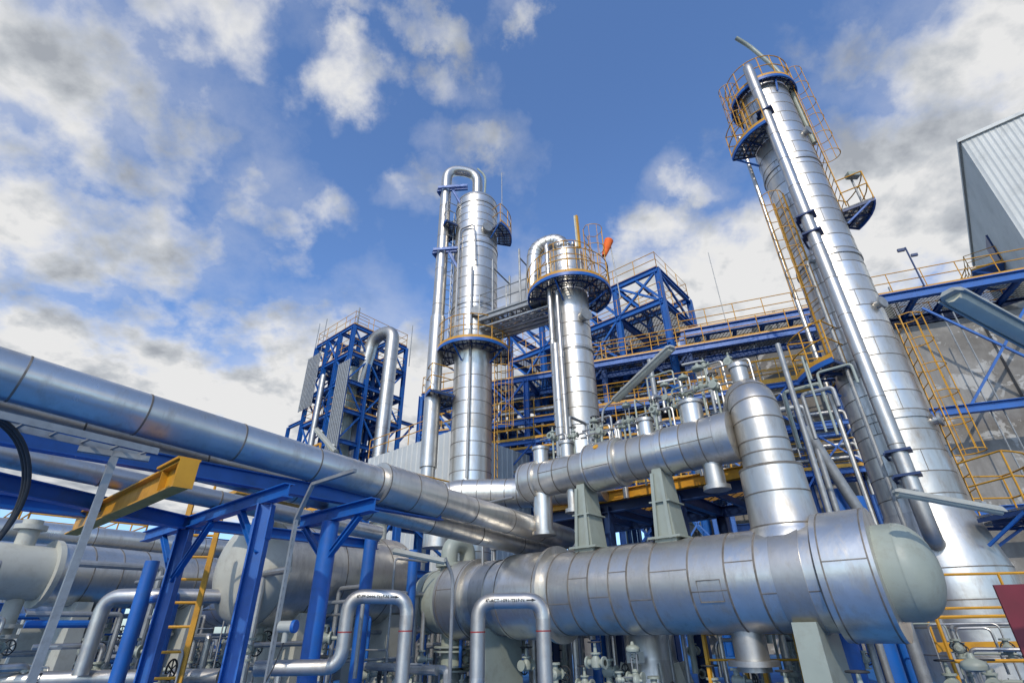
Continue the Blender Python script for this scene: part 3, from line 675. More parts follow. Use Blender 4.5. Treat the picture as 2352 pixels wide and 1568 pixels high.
def frames():
    O=V((-10.8,30,0))
    t=frame('lattice_tower','blue steel lattice tower holding pipes and a large bent duct','tower',O-E1*4.7,E1,E2,3,3,1.57,1.5,[3,6,8.6,11.2,13.2,15.2,17.2,19.3],BLUE,.24,rails=(13.2,17.2,19.3),decks=(13.2,15.2,17.2))
    m=M()
    for k in range(9): p=O-E1*(4.9)+E1*.2*k-E2*.35; m.line([p+Z*14.2,p+Z*18.3],.045,GALV,8)
    for k in range(7): p=O-E1*.2+E1*.2*k-E2*.5; m.line([p+Z*6,p+Z*16.2],.05,GALV,8)
    m.line([O-E1*2-E2*.5+Z*8,O-E1*2-E2*.5+Z*16],.18,CLAD2,12)
    t.add('pipe_bundle',m)
    m=M(); c=V((-8.1,30.2,0)); m.pipe([c+Z*4,c+Z*19.0,c+Z*19.0+V((-1.6,.9,0)),c+Z*15.5+V((-2.2,1.3,0))],.44,CLAD2,.85,28,1.6,False); t.add('duct',m)
    m=M(); c=O-E1*2+E2*2; m.lathe(c,c+Z,[(5,.9),(14.6,.9),(15.4,.4),(18.6,.4)],CLAD,32); t.add('process_vessel',m)
    m=M(); c=O-E1*.9+E2*.9; m.lathe(c,c+Z,[(5,.5),(16.6,.5)],GREEN,24); t.add('process_vessel',m)
    m=M(); c=O-E1*.5+E2*.5; rail_path(m,[c-E1*1+Z*19.4,c+Z*19.4,c+E2*.9+Z*19.4],YEL,1.2)
    m.line([c+Z*19,c+Z*21.2],.06,GALV); t.add('roof_mast',m)
    for p in (O-E1*5,O+E2*4.9,O-E1*4.0):
        m=M(); m.line([p+Z*18,p+Z*21.5],.03,GALV); t.add('lightning_rod',m)
    m=M()
    for z in(13.6,11.5): m.ibeam(O-E1*4.7+Z*z,O-E1*6.6+Z*z,.18,.22,BLUE); m.ibeam(O+E2*4.5+Z*z,O+E2*5.8+Z*z,.18,.22,BLUE); m.bar(O+E2*5.7+Z*z,O+E2*4.5+Z*(z-1.6),.12,.12,BLUE)
    m.ibeam(O-E1*6.6+Z*13.6,O-E1*6.6,.2,.2,BLUE)
    for z in(1,4,7,10): m.bar(O-E1*6.6+Z*z,O-E1*4.7+Z*(z+2.6),.1,.1,BLUE); m.bar(O-E1*4.7+Z*z,O-E1*6.6+Z*(z+2.6),.1,.1,BLUE)
    t.add('outrigger',m)
    K=V((7.8,22,0))
    t=frame('steel_frame','tall blue steel frame with open truss bays and railings','steel frame',K-E1*10.4,E1,E2,4,1,2.6,4.0,[4,8.2,10.6,13.0,15.6,17.6],BLUE,.28,rails=(17.6,15.6),decks=(13.0,15.6))
    m=M()
    for k in range(8):
        a=K-E1*1.3*k; m.bar(a+Z*17.5,a+E2*4+Z*17.5,.12,.14,BLUE)
        m.bar(K-E1*1.3*k+Z*15.7,K-E1*1.3*(k+1)+Z*17.5,.1,.12,BLUE)
    t.add('roof_truss',m)
    m=M()
    for k in range(4): p=K-E1*(1.2+1.7*k)+E2*2; m.lathe(p,p+Z,[(10.8,.12),(11.4,.12),(11.8,.55),(12.9,.55)],GREEN,20)
    t.add('hopper',m)
    O2=V((8.6,22,0))-G1*14.6
    t=frame('steel_frame','blue braced steel frame with stacked walkways and yellow railings','steel frame',O2,G1,G2,7,2,2.08,2.0,[3.2,5.6,7.9,10.2,12.6],BLUE,.26,rails=(7.9,10.2,12.6),decks=(7.9,10.2,12.6))
    m=M()
    for k in range(12):
        p=O2+G1*(1+1.15*k)+G2*(.6+.5*(k%3)); m.pipe([p+Z*3,p+Z*(8.5+1.1*(k%4)),p+Z*(8.5+1.1*(k%4))+G1*1.5],.08+.05*(k%3),CLAD2 if k%2 else GREEN,.3,12)
    for z in (6.3,8.6,11.0): m.pipe([O2+G2*.6+Z*z,O2+G2*.6+G1*14+Z*z],.13,CLAD2,.3,14)
    t.add('pipe_run',m)
    O4=V((8.4,20.4,0))-G1*10.5
    frame('access_platform','blue steel access platform with yellow guard rail','platform',O4,G1,G2,4,1,2.6,1.4,[2.8,6.1,8.6],BLUE,.16,rails=(6.1,8.6),decks=(6.1,))
    O6=V((9.0,19.6,0))-G1*1.6
    t=frame('pipe_rack','blue multi-level rack of pipes before the silo wall','pipe rack',O6,G1,G2,3,1,1.9,1.5,[3.4,5.8,7.6,9.4],BLUE,.16,rails=(5.8,9.4),decks=(5.8,))
    m=M()
    for z in (6.4,6.9,8.2,3.9): m.pipe([O6+G2*.5+Z*z,O6+G2*.5+G1*5.5+Z*z,O6+G2*.5+G1*5.5+Z*(z-1.4)],.09,CLAD2,.2,12,1.2)
    t.add('pipe_run',m)
    O3=V((.7,11.9,0))
    t=frame('access_platform','blue steel platform edged with yellow beam behind exchangers','platform',O3,E1,E2,3,1,1.55,2.2,[3.15],DBLUE,.2,rails=(),decks=(3.15,),brace=False)
    m=M(); m.ibeam(O3-E2*.15+Z*3.32,O3+E1*4.7-E2*.15+Z*3.32,.14,.2,YEL); t.add('edge_beam',m)
    m=M(); rail_path(m,[O3+E2*2.2+Z*3.4,O3+E2*2.2+E1*4.7+Z*3.4],YEL); t.add('guard_rail',m)
    frame('access_platform','low blue access platform with yellow railing','platform',(-8.2,17.5),E1,E2,2,1,2.4,2.5,[2.3,4.0],BLUE,.18,rails=(4.0,),decks=(4.0,),brace=True)
    frame('access_platform','low blue access platform with yellow railing','platform',(-15,15.5),E1,E2,2,1,2.2,2.5,[1.6,2.9],BLUE,.16,rails=(2.9,),decks=(2.9,),brace=False)
    frame('access_platform','small blue platform with yellow railing beside vessel','platform',(-4.4,15.2),E1,E2,1,1,1.7,2.5,[2.3,3.7],BLUE,.16,rails=(3.7,),decks=(3.7,),brace=True)
    frame('pipe_rack','distant blue pipe rack carrying several silver pipes','pipe rack',(-13,20),E2,E1,3,1,3.5,3.0,[2.6,4.2],BLUE,.18,brace=True)
    m=M(); ladder(m,(-4.75,8.1),0,2.9,(.3,-1,0),cage=False,w=.45,rw=.07,rd=.07,rr=.02); single('access_ladder','yellow vertical steel ladder standing on blue floor','ladder',m)
    m=M(); p=V((-5.0,8.6,2.9)); rail_path(m,[p,p+E2*1.2,p+E2*1.2+E1*1.0],YEL); m.box(p+E2*.6+E1*.5,1.1,1.3,.05,YEL,E1); single('landing','yellow ladder landing with guard rail','platform',m)
frames()

# ---------------------------------------------------------------- silo building
def silos():
    Lo=V((9.64,22,0))
    for i,s_ in enumerate((4.2,15.4)):
        c=Lo+G1*s_+G2*6.2
        t=T('concrete_silo','weathered grey concrete silo with patched render','silo',c)
        m=M(); m.lathe(c,c+Z,[(0,5.4),(13.2,5.4)],SILO,72); t.add('wall',m)
        if i>0:
            m=M()
            for z in(11.9,9.9,6.9,4.2): m.arc((c.x,c.y),5.45,170,300,z,.035,REDP)
            t.add('sprinkler_ring',m)
    m=M(); a=Lo-G1*1+G2*1.45; m.box(a+G1*15+Z*6.4,36,.4,12.8,SILO,G1)
    for s_ in (6.5,12.5,18.5,24.5): m.box(a+G1*s_-G2*.25+Z*6.4,.5,.3,12.8,SILO,G1)
    single('rear_wall','grey weathered concrete wall between silos','wall',m,(a.x,a.y,0))
    t=T('roof_walkway','long elevated walkway with blue beams along silo tops','walkway',Lo+Z*13.5)
    O=Lo-G1*1.2
    L=24
    m=M(); m.ibeam(O+Z*13.75,O+G1*L+Z*13.75,.25,.42,BLUE); m.ibeam(O+G2*2.2+Z*13.5,O+G2*2.2+G1*L+Z*13.5,.25,.5,DBLUE)
    for i in range(20): p=O+G1*(L*i/19)+Z*13.65; m.ibeam(p,p+G2*3.5,.14,.24,BLUE)
    t.add('floor_beams',m)
    m=M(); m.add([O+Z*13.97,O+G1*L+Z*13.97,O+G1*L+G2*3.5+Z*13.97,O+G2*3.5+Z*13.97],[[0,1,2,3]],GRATE); t.add('deck',m)
    m=M(); rail_path(m,[O+Z*13.97,O+G1*L+Z*13.97],YEL,1.05,1.3); rail_path(m,[O+G2*3.5+Z*13.97,O+G2*3.5+G1*L+Z*13.97],YEL,1.05,1.5); t.add('guard_rail',m)
    m=M(); O5=O-G2*.2
    m.ibeam(O5+Z*12.1-G1*5,O5+G1*8+Z*12.1,.18,.3,BLUE); m.ibeam(O5+Z*12.1-G2*1.4-G1*5,O5+G1*8-G2*1.4+Z*12.1,.18,.3,BLUE)
    rail_path(m,[O5+Z*12.25-G2*1.4-G1*5,O5+G1*8-G2*1.4+Z*12.25],YEL); m.add([O5+Z*12.25-G1*5,O5+G1*8+Z*12.25,O5+G1*8-G2*1.4+Z*12.25,O5-G2*1.4-G1*5+Z*12.25],[[0,1,2,3]],GRATE)
    t.add('lower_walkway',m)
    m=M(); 
    m.ibeam(O5+Z*9.9-G2*1.2-G1*5,O5+G1*6-G2*1.2+Z*9.9,.16,.26,BLUE); rail_path(m,[O5+Z*10.05-G2*1.2-G1*5,O5+G1*6-G2*1.2+Z*10.05],YEL)
    m.add([O5+Z*10.03-G1*5,O5+G1*6+Z*10.03,O5+G1*6-G2*1.2+Z*10.03,O5-G2*1.2-G1*5+Z*10.03],[[0,1,2,3]],GRATE)
    t.add('lower_walkway',m)
    t=T('wall_bracing','blue steel beams and diagonal braces fixed before silos','bracing',Lo+Z*1)
    for z in(8.2,4.4):
        m=M(); m.ibeam(O-G2*.3+Z*z,O-G2*.3+G1*L+Z*z,.25,.34,BLUE); t.add('beam',m)
    for s_ in(0,5.5):
        m=M(); m.ibeam(O-G2*.3+G1*s_,O-G2*.3+G1*s_+Z*13.5,.24,.24,BLUE,G1); t.add('column',m)
    for s_ in(10,15.5):
        m=M(); m.bar(O-G2*.2+G1*s_+Z*8.3,O-G2*.2+G1*(s_+4)+Z*12.9,.08,.09,BLUE); m.bar(O-G2*.2+G1*(s_+4)+Z*8.3,O-G2*.2+G1*s_+Z*12.9,.08,.09,BLUE); t.add('brace',m)
    m=M()
    for s_ in (2.0,2.5,3.1,6.4,6.9,7.6,10.6,11.0): m.line([O-G2*.15+G1*s_+Z*2,O-G2*.15+G1*s_+Z*12.5],.03,GALV,6)
    t.add('conduit',m)
    for s_,h in((3,1.0),(6,.7),(8.5,1.2),(11.5,.8),(14.5,1.1),(17,.9)):
        p=Lo+G1*s_+G2*3+Z*14; m=M(); m.lathe(p,p+Z,[(0,.5),(h,.5),(h+.1,.3),(h+.3,.2)],CREAM,20); m.cyl(p+G1*.8,p+G1*.8+Z*(h+.8),.06,GALV); single('roof_vent','pale metal roof vent beside thin pole','vent',m,p,'roof vents on silo deck')
    p=Lo+G1*9.3-G2*.1+Z*14; m=M(); m.line([p,p+Z*2.2],.035,DBLUE); m.box(p+Z*2.1-G1*.2,.28,.1,.14,DBLUE,G1); m.box(p+Z*1.7+G1*.2,.25,.1,.12,DBLUE,G1); single('light_mast','dark mast with floodlights on roof walkway','mast',m,p)
    for s_ in (1.0,-6.5):
        p=Lo+G1*s_+Z*13.9; m=M(); m.line([p,p+Z*4.5],.02,GALV); single('lightning_rod','thin grey lightning rod above steelwork','rod',m,p)
silos()
def corrugated(t,p,q,z0,z1,mt,pitch=.32,dep=.05,nrm=None,name='wall'):
    p=V(p);q=V(q);d=(q-p).normalized();L=(q-p).length; nr=V(nrm); n=int(L/pitch); vs=[];fs=[]
    prof=[]
    for i in range(n): x=i*pitch; prof+=[(x,0),(x+pitch*.55,0),(x+pitch*.65,dep),(x+pitch*.9,dep)]
    prof.append((L,0))
    for x,o in prof: b=p+d*x+nr*o; vs+=[V((b.x,b.y,z0)),V((b.x,b.y,z1))]
    for i in range(len(prof)-1): fs.append([2*i,2*i+2,2*i+3,2*i+1])
    m=M(); m.add(vs,fs,mt); return t.add(name,m)
def buildings():
    C=V((23.7,18.5,0))
    t=T('corrugated_building','tall pale corrugated metal building above the deck','building',(23.7,18.5,14))
    corrugated(t,C,C+E1*14,14.1,22.9,WHITEP,.24,.016,-E2); corrugated(t,C,C+E2*14,14.1,22.9,WHITEP,.24,.016,-E1)
    m=M(); m.add([C+Z*22.9,C+E1*14+Z*22.9,C+E1*14+E2*14+Z*22.9,C+E2*14+Z*22.9],[[0,1,2,3]],WHITEP); 
    m.add([C+Z*14.1,C+E1*14+Z*14.1,C+E1*14+E2*14+Z*14.1,C+E2*14+Z*14.1],[[0,1,2,3]],WHITEP); 
    m.box(C+E1*7+Z*22.95-E2*.06,14.2,.12,.2,WHITEP,E1); m.box(C+E2*7+Z*22.95-E1*.06,.12,14.2,.2,WHITEP,E1); t.add('roof',m)
    m=M(); c=C+E2*6.6-E1*.05+Z*19.4; m.box(c,.1,1.6,1.9,DBLUE,E1); t.add('door',m)
    t2=T('door_landing','small blue landing with yellow railing at raised door','landing',C+E2*6.6-E1*.8+Z*18.3)
    m=M(); c=C+E2*6.6-E1*.75+Z*18.3; m.box(c,1.4,2.2,.15,BLUE,E1); m.bar(c-E1*.6-E2*1,c+E1*.7-E2*1-Z*1.0,.1,.12,BLUE); m.bar(c-E1*.6+E2*1,c+E1*.7+E2*1-Z*1.0,.1,.12,BLUE); t2.add('deck',m)
    m=M(); rail_path(m,[c+E1*.7-E2*1.1,c-E1*.7-E2*1.1,c-E1*.7+E2*1.1],YEL); t2.add('guard_rail',m)
    m=M(); a=c-E1*.7+E2*.3; b=a-E1*2.6-Z*3.6; m.bar(a,b,.05,.25,BLUE); m.bar(a+E2*.8,b+E2*.8,.05,.25,BLUE)
    for k in range(12): q=a+(b-a)*(k+.5)/12; m.bar(q,q+E2*.8,.2,.03,GALV)
    m.line([a+Z*1,b+Z*1],.03,YEL); m.line([a+E2*.8+Z*1,b+E2*.8+Z*1],.03,YEL); t2.add('stair',m)
    t=T('white_building','low white corrugated building behind silver columns','building',(-4,20,0))
    c=V((-2.5,20.5,0)); w=c-E1*6
    corrugated(t,c,w,0,8.3,WHITEP,.35,.03,-E2); corrugated(t,c,c+E2*5,0,8.3,WHITEP,.35,.03,E1)
    m=M(); m.add([c+Z*8.3,c+E2*5+Z*8.3,w+E2*5+Z*8.3,w+Z*8.3],[[0,1,2,3]],WHITEP); t.add('roof',m)
    m=M(); rail_path(m,[w+Z*8.32,c+Z*8.32],YEL,.9,1.5,False); t.add('guard_rail',m)
buildings()

# ---------------------------------------------------------------- lamps
def lamp(a,b,w,label='long grey fluorescent light fitting on a bracket',arm=None):
    a=V(a);b=V(b);t=T('light_fitting',label,'light fitting',a); d=(b-a).normalized(); L=(b-a).length
    s,u=perp(d); 
    if u.z<0:u=-u
    vs=[];fs=[];prof=[(-.5,0),(-.5,.12),(-.32,.36),(.32,.36),(.5,.12),(.5,0)]
    m=M()
    for k,(x,sc_) in enumerate(((0,.6),(.04*L,1),(.96*L,1),(L,.6))):
        for px,pz in prof: vs.append(a+d*x+s*px*w*sc_+u*pz*w*sc_)
    for k in range(3):
        for i in range(6): j=(i+1)%6; fs.append([k*6+i,k*6+j,(k+1)*6+j,(k+1)*6+i])
    fs+=[[0,1,2,3,4,5][::-1],[18,19,20,21,22,23]]; m.add(vs,fs,LAMPG); 
    for x in(.2,.8): m.box(a+d*x*L+u*.38*w,.04,w*.7,.03,GALV,d)
    t.add('housing',m)
    m=M(); vs=[]
    for x,sc_ in((.03*L,.7),(.06*L,.9),(.94*L,.9),(.97*L,.7)):
        for px,pz in((-.46,-.005),(-.3,-.20),(0,-.28),(.3,-.20),(.46,-.005)): vs.append(a+d*x+s*px*w*sc_+u*pz*w)
    fs=[]
    for k in range(3):
        for i in range(4): fs.append([k*5+i,k*5+i+1,(k+1)*5+i+1,(k+1)*5+i])
    fs+=[[0,1,2,3,4][::-1],[15,16,17,18,19]]; m.add(vs,fs,LENS); t.add('diffuser',m)
    m=M(); m.bar(a+d*.02*L-s*.49*w-u*.02*w,a+d*.98*L-s*.49*w-u*.02*w,.012,.012,LAMPG); m.bar(a+d*.02*L+s*.49*w-u*.02*w,a+d*.98*L+s*.49*w-u*.02*w,.012,.012,LAMPG); t.add('frame_clip',m)
    if arm:
        m=M(); m.pipe(arm,.022,GALV,.1,8); t.add('bracket_arm',m)
lamp((1.80,8.5,4.5),(2.49,7.0,4.78),.17,arm=[(1.80,8.5,4.55),(1.6,8.6,4.4),(1.5,8.7,3.5)])
lamp((2.72,2.66,2.78),(3.9,3.1,2.38),.15,'large fluorescent light fitting with pale diffuser tilted downward')
lamp((3.98,5.5,2.19),(4.95,5.4,1.95),.13)
lamp((-2.84,7,3.54),(-2.50,7.0,3.19),.12,arm=[(-2.5,7,3.2),(-2.5,7.1,2.9),(-2.5,7.2,2.4)])
lamp((-1.58,7,1.89),(-.88,7,1.75),.12,arm=[(-.9,7,1.8),(-.8,7.1,1.6),(-.8,7.2,0)])

def misc():
    for (x,y,z0,z1,r,mt) in ((4.13,7.0,2.2,4.8,.04,GALV),(3.3,11.0,0,6.6,.06,GALV)):
        m=M(); m.cyl((x,y,z0-2),(x,y,z1),r,mt,n=12); single('standpipe','slim grey vertical standpipe','pipe',m)
    for (x,y,z,r) in((4.34,8.0,1.0,.2),(5.5,9.0,3.0,.17),(1.5,11.0,3.0,.14),(6.2,9.6,3.0,.15)):
        m=M(); m.cyl((x,y,0),(x,y,z+.9 if x<5 else z),r,BLUE,n=24); m.box((x,y,.02),r*3,r*3,.04,BLUE); single('support_column','thick round blue steel support column','column',m,(x,y,0),'round blue support columns')
    t=T('warning_board','dark red board standing beside yellow railing','board',(4.7,5,0))
    m=M(); m.box((4.74,5.0,.72),.95,.02,1.12,RED,(1,-.25,0)); t.add('panel',m)
    m=M(); m.line([(4.80,5.06,0),(4.80,5.06,1.1)],.025,GALV); t.add('post',m)
    for k,(x,y) in enumerate(((2.55,8.1),(3.2,7.9))):
        m=M(); m.bar((x,y,0),(x,y,1.3),.07,.04,YEL)
        for z in(.3,.6,.9): m.line([(x,y,z),(x+.45,y-.1,z)],.015,YEL)
        m.bar((x+.45,y-.1,0),(x+.45,y-.1,1.3),.07,.04,YEL)
        single('access_ladder','short yellow ladder under silver vessel','ladder',m)
    m=M(); rail_path(m,[(5.3,7.4,.0),(8.6,7.0,.0)],YEL,1.05); rail_path(m,[(6.3,9.0,.6),(11.5,8.6,.6)],YEL,1.05); single('guard_rail','yellow tubular guard rail beside the tall column','railing',m)
    m=M(); m.pipe([(5.1,8.6,4.0),(5.75,8.7,2.2),(5.75,8.7,0)],.09,GALV,.3,20); single('process_pipe','dark grey sloping pipe beside tall column','pipe',m)
misc()

# ---------------------------------------------------------------- valves and small piping
def valve_template(kind):
    m=M(); w=M()
    if kind=='gate':
        m.cyl((-.16,0,0),(.16,0,0),.045,GREEN,n=14)
        for x in(-.16,.13): m.cyl((x,0,0),(x+.03,0,0),.085,GREEN,n=16)
        m.lathe((0,0,-.09),(0,0,1),[(0,.04),(.03,.075),(.12,.08),(.17,.05),(.20,.05),(.201,.08),(.225,.08),(.226,.03),(.36,.018)],GREEN,16)
        w.arc((0,0),.10,0,360,.27,.011,DARK)
        for a in(0,60,120): d=V((math.cos(math.radians(a)),math.sin(math.radians(a)),0))*.1; w.line([-d+Z*.27,d+Z*.27],.008,DARK,6)
        return m,w,'valve_body','handwheel'
    m.cyl((-.14,0,0),(.14,0,0),.05,GREEN,n=14)
    for x in(-.16,.13): m.cyl((x,0,0),(x+.03,0,0),.09,GREEN,n=16)
    m.lathe((0,0,-.07),(0,0,1),[(0,.05),(.07,.08),(.14,.05),(.16,.06),(.2,.03)],GREEN,16)
    for k in(-1,1): m.bar((k*.05,0,.1),(k*.06,0,.38),.02,.02,GALV)
    w.lathe((0,0,.38),(0,0,1),[(0,.04),(.02,.12),(.05,.13),(.07,.13),(.10,.11),(.13,.04),(.18,.025)],GREEN,24)
    return m,w,'valve_body','actuator'
tem={}
for kind,nm,lab in(('gate','gate_valve','small grey-green gate valve with handwheel'),('control','control_valve','grey-green control valve with round diaphragm actuator')):
    m,w,a,b=valve_template(kind)
    tem[kind]=(m,w,a,b,nm,lab)
first={}
def put_valve(kind,p,rot=(0,0,0),sc_=1.0):
    m,w,a,b,nm,lab=tem[kind]
    if kind not in first:
        t=T(nm,lab,'valve',(0,0,0),group='valves on small process piping'); o1=t.add(a,m); o2=t.add(b,w); first[kind]=(t.e,o1,o2); e=t.e
    else:
        e0,o1,o2=first[kind]; e=e0.copy(); col.objects.link(e)
        for o in(o1,o2): c=o.copy(); c.parent=e; col.objects.link(c)
    e.location=p; e.rotation_euler=[math.radians(x) for x in rot]; e.scale=(sc_,)*3
az=-40
cl=[('gate',2.45,4.15,0),('gate',2.85,4.1,.1),('control',3.25,4.05,.2),('gate',3.5,4.0,0),('gate',3.75,4.15,.4),('control',4.0,4.1,.1),('gate',4.2,4.05,.5),('gate',4.55,4.1,0),('gate',4.85,4.2,.3),('control',5.25,4.45,.4),('gate',5.5,4.35,.3),('control',4.9,4.5,.6),('gate',5.75,4.75,.5),('gate',5.3,4.9,.6),('gate',3.1,4.3,.5),('control',4.5,4.55,.7)]
for k,s_,z,of in cl:
    put_valve(k,vp(s_,z,of),(0,0,az+random.choice((0,90))),random.uniform(.55,.8))
    pm2=M(); pm2.pipe([vp(s_-.3,z,of),vp(s_+.3,z,of),vp(s_+.3,z-.5,of)],.018,CLAD2,.08,8); pm2.pipe([vp(s_,z-.5,of),vp(s_,z,of)],.02,GREEN,.08,8); single('small_process_pipe','thin steel pipe carrying a valve above exchanger','pipe',pm2,group='small pipes above the exchanger')
for i in range(26):
    s_=random.uniform(2.3,7.0); of=random.uniform(.3,1.6); z0=3.3; z1=random.uniform(4.0,5.2) if s_<5.4 else random.uniform(3.8,4.5); r=random.choice((.012,.016,.02,.03))
    m=M(); p=vp(s_,z0,of); q=random.choice((E1,-E1,E2))*random.uniform(.2,.6); m.pipe([p,p+Z*(z1-z0),p+Z*(z1-z0)+q,p+Z*(z1-z0-.3)+q],r,random.choice((CLAD2,GALV,GREEN)),.06,8)
    single('small_process_pipe','thin steel pipe rising above the exchanger','pipe',m,group='small pipes above the exchanger')
rows=[]
for i in range(44):
    s_=random.uniform(-1.4,8.2); of=random.uniform(-.6,2.2); z=random.uniform(.15,.75)
    if -.5<of<.9 and z>.6: z=.4
    rows.append((s_,of,z))
for s_,of,z in rows:
    put_valve(random.choice(('gate','gate','gate','control')),vp(s_,z,of),(0,random.choice((0,90)),random.choice((az,az+90))),random.uniform(.6,1.1))
for i in range(70):
    s_=random.uniform(-2.5,6.2); of=random.uniform(.8,2.8); z1=random.uniform(.8,2.4); r=random.choice((.02,.03,.045,.06))
    m=M(); p=vp(s_,0,of); q=random.choice((E1,-E1,E2))*random.uniform(.3,1.1)
    m.pipe([p,p+Z*z1,p+Z*z1+q,p+Z*(z1*.4)+q] if i%3 else [p,p+Z*z1,p+Z*z1+q],r,random.choice((CLAD2,CLAD2,GALV,GREEN)),.12,10)
    single('small_process_pipe','thin steel process pipe rising from blue floor','pipe',m,group='small pipes at floor level')
for i in range(30):
    s_=random.uniform(6.8,9.5); of=random.uniform(.6,3.2); z1=random.uniform(.3,1.0); r=random.choice((.012,.018,.025))
    m=M(); p=vp(s_,0,of); q=random.choice((E1,-E1,E2))*random.uniform(.3,.8)
    m.pipe([p,p+Z*z1,p+Z*z1+q,p+Z*(z1*.4)+q],r,random.choice((CLAD2,GALV,GREEN)),.08,10)
    single('small_process_pipe','thin steel process pipe rising from blue floor','pipe',m,group='small pipes at floor level')
    put_valve('gate',p+Z*z1*.7,(0,90,random.choice((az,az+90))),random.uniform(.45,.75))
for i in range(130):
    x=random.uniform(-12,-1.4); y=random.uniform(8.3,16); z1=random.uniform(.5,2.2); r=random.choice((.015,.02,.03,.04,.055))
    m=M(); p=V((x,y,0)); q=random.choice((E1,-E1,E2,-E2))*random.uniform(.4,2.2)
    m.pipe([p,p+Z*z1,p+Z*z1+q,p+Z*(z1*.3)+q] if i%4==1 else [p,p+Z*z1,p+Z*z1+q],r,random.choice((CLAD2,GALV,GALV,BLUE if i%3==0 else CLAD2)),.08,10)
    single('small_process_pipe','thin steel process pipe rising from blue floor','pipe',m,group='small pipes at floor level')
    if i%2: put_valve('gate',p+Z*random.uniform(.3,z1*.8),(0,90,random.choice((0,90))),random.uniform(.8,1.3))
for i,(px,py,z0,z1,r,mt) in enumerate(((5.2,8.6,0,4.4,.05,GALV),(4.5,9.2,3.2,5.6,.03,CLAD2),(3.4,9.5,3.2,5.4,.04,CLAD2),(2.9,9.9,3.2,5.2,.05,CLAD2),(3.9,9.3,3.2,5.7,.03,GALV),(2.2,10.3,3.2,4.8,.06,CLAD2))):
    m=M(); m.pipe([(px,py,z0),(px,py,z1),(px+.4*(1 if i%2 else -1),py+.2,z1)],r,mt,.12,12); single('small_process_pipe','vertical steel pipe behind the exchangers','pipe',m,group='small pipes behind the exchangers')

# ---------------------------------------------------------------- world
w=bpy.data.worlds.new('World'); sc.world=w; w.use_nodes=True; nt=w.node_tree; nt.nodes.clear(); L=nt.links.new
SUN=V((-.22,-.78,.60)).normalized(); el=math.asin(SUN.z); rot=math.atan2(SUN.x,SUN.y)
sky=N(nt,'ShaderNodeTexSky',sky_type='NISHITA'); sky.sun_disc=False; sky.sun_elevation=el; sky.sun_rotation=rot; sky.dust_density=.9; sky.ozone_density=1.6; sky.air_density=1.0
tint=N(nt,'ShaderNodeMix',data_type='RGBA',blend_type='MULTIPLY'); tint.inputs['Factor'].default_value=1; tint.inputs['B'].default_value=(.98,1.22,1.55,1); L(sky.outputs[0],tint.inputs['A'])
bg=N(nt,'ShaderNodeBackground',Strength=.15); L(tint.outputs['Result'],bg.inputs[0])
tc=N(nt,'ShaderNodeTexCoord'); sx=N(nt,'ShaderNodeSeparateXYZ'); L(tc.outputs['Generated'],sx.inputs[0])
def mth(op,a,b=None,c=None,clamp=False):
    n=N(nt,'ShaderNodeMath',operation=op); n.use_clamp=clamp
    for i,x in enumerate((a,b,c)):
        if x is None: continue
        if isinstance(x,(int,float)): n.inputs[i].default_value=x
        else: L(x,n.inputs[i])
    return n.outputs[0]
zc=mth('MAXIMUM',sx.outputs[2],.06); u=mth('DIVIDE',sx.outputs[0],zc); v=mth('DIVIDE',sx.outputs[1],zc)
cb=N(nt,'ShaderNodeCombineXYZ'); L(u,cb.inputs[0]); L(v,cb.inputs[1])
# low clouds are seen side-on, so compress the far field for puffy outlines
vlen=N(nt,'ShaderNodeVectorMath',operation='LENGTH'); L(cb.outputs[0],vlen.inputs[0])
kf=mth('DIVIDE',1.0,mth('POWER',mth('ADD',vlen.outputs['Value'],1.0),.55))
nb=N(nt,'ShaderNodeVectorMath',operation='SCALE'); L(cb.outputs[0],nb.inputs[0]); L(kf,nb.inputs['Scale'])
wn=N(nt,'ShaderNodeTexNoise',Scale=5.0,Detail=7.0,Roughness=.62); L(nb.outputs[0],wn.inputs['Vector'])
ws=N(nt,'ShaderNodeVectorMath',operation='SUBTRACT'); ws.inputs[1].default_value=(.5,.5,.5); L(wn.outputs['Color'],ws.inputs[0])
wm=N(nt,'ShaderNodeVectorMath',operation='MULTIPLY_ADD'); wm.inputs[1].default_value=(.40,.40,0); L(ws.outputs[0],wm.inputs[0]); L(cb.outputs[0],wm.inputs[2])
def blobfield(blobs,base=None):
    cov=base
    for (cu_,cv,ru,rv,wt) in blobs:
        s1=N(nt,'ShaderNodeVectorMath',operation='SUBTRACT'); s1.inputs[1].default_value=(cu_,cv,0); L(wm.outputs[0],s1.inputs[0])
        s2=N(nt,'ShaderNodeVectorMath',operation='MULTIPLY'); s2.inputs[1].default_value=(1/ru,1/rv,0); L(s1.outputs[0],s2.inputs[0])
        s3=N(nt,'ShaderNodeVectorMath',operation='LENGTH'); L(s2.outputs[0],s3.inputs[0])
        mr=N(nt,'ShaderNodeMapRange',interpolation_type='SMOOTHSTEP'); mr.inputs[1].default_value=.1; mr.inputs[2].default_value=1.3; mr.inputs[3].default_value=wt; mr.inputs[4].default_value=0; L(s3.outputs['Value'],mr.inputs[0])
        cov=mr.outputs[0] if cov is None else mth('MAXIMUM',cov,mr.outputs[0])
    return cov
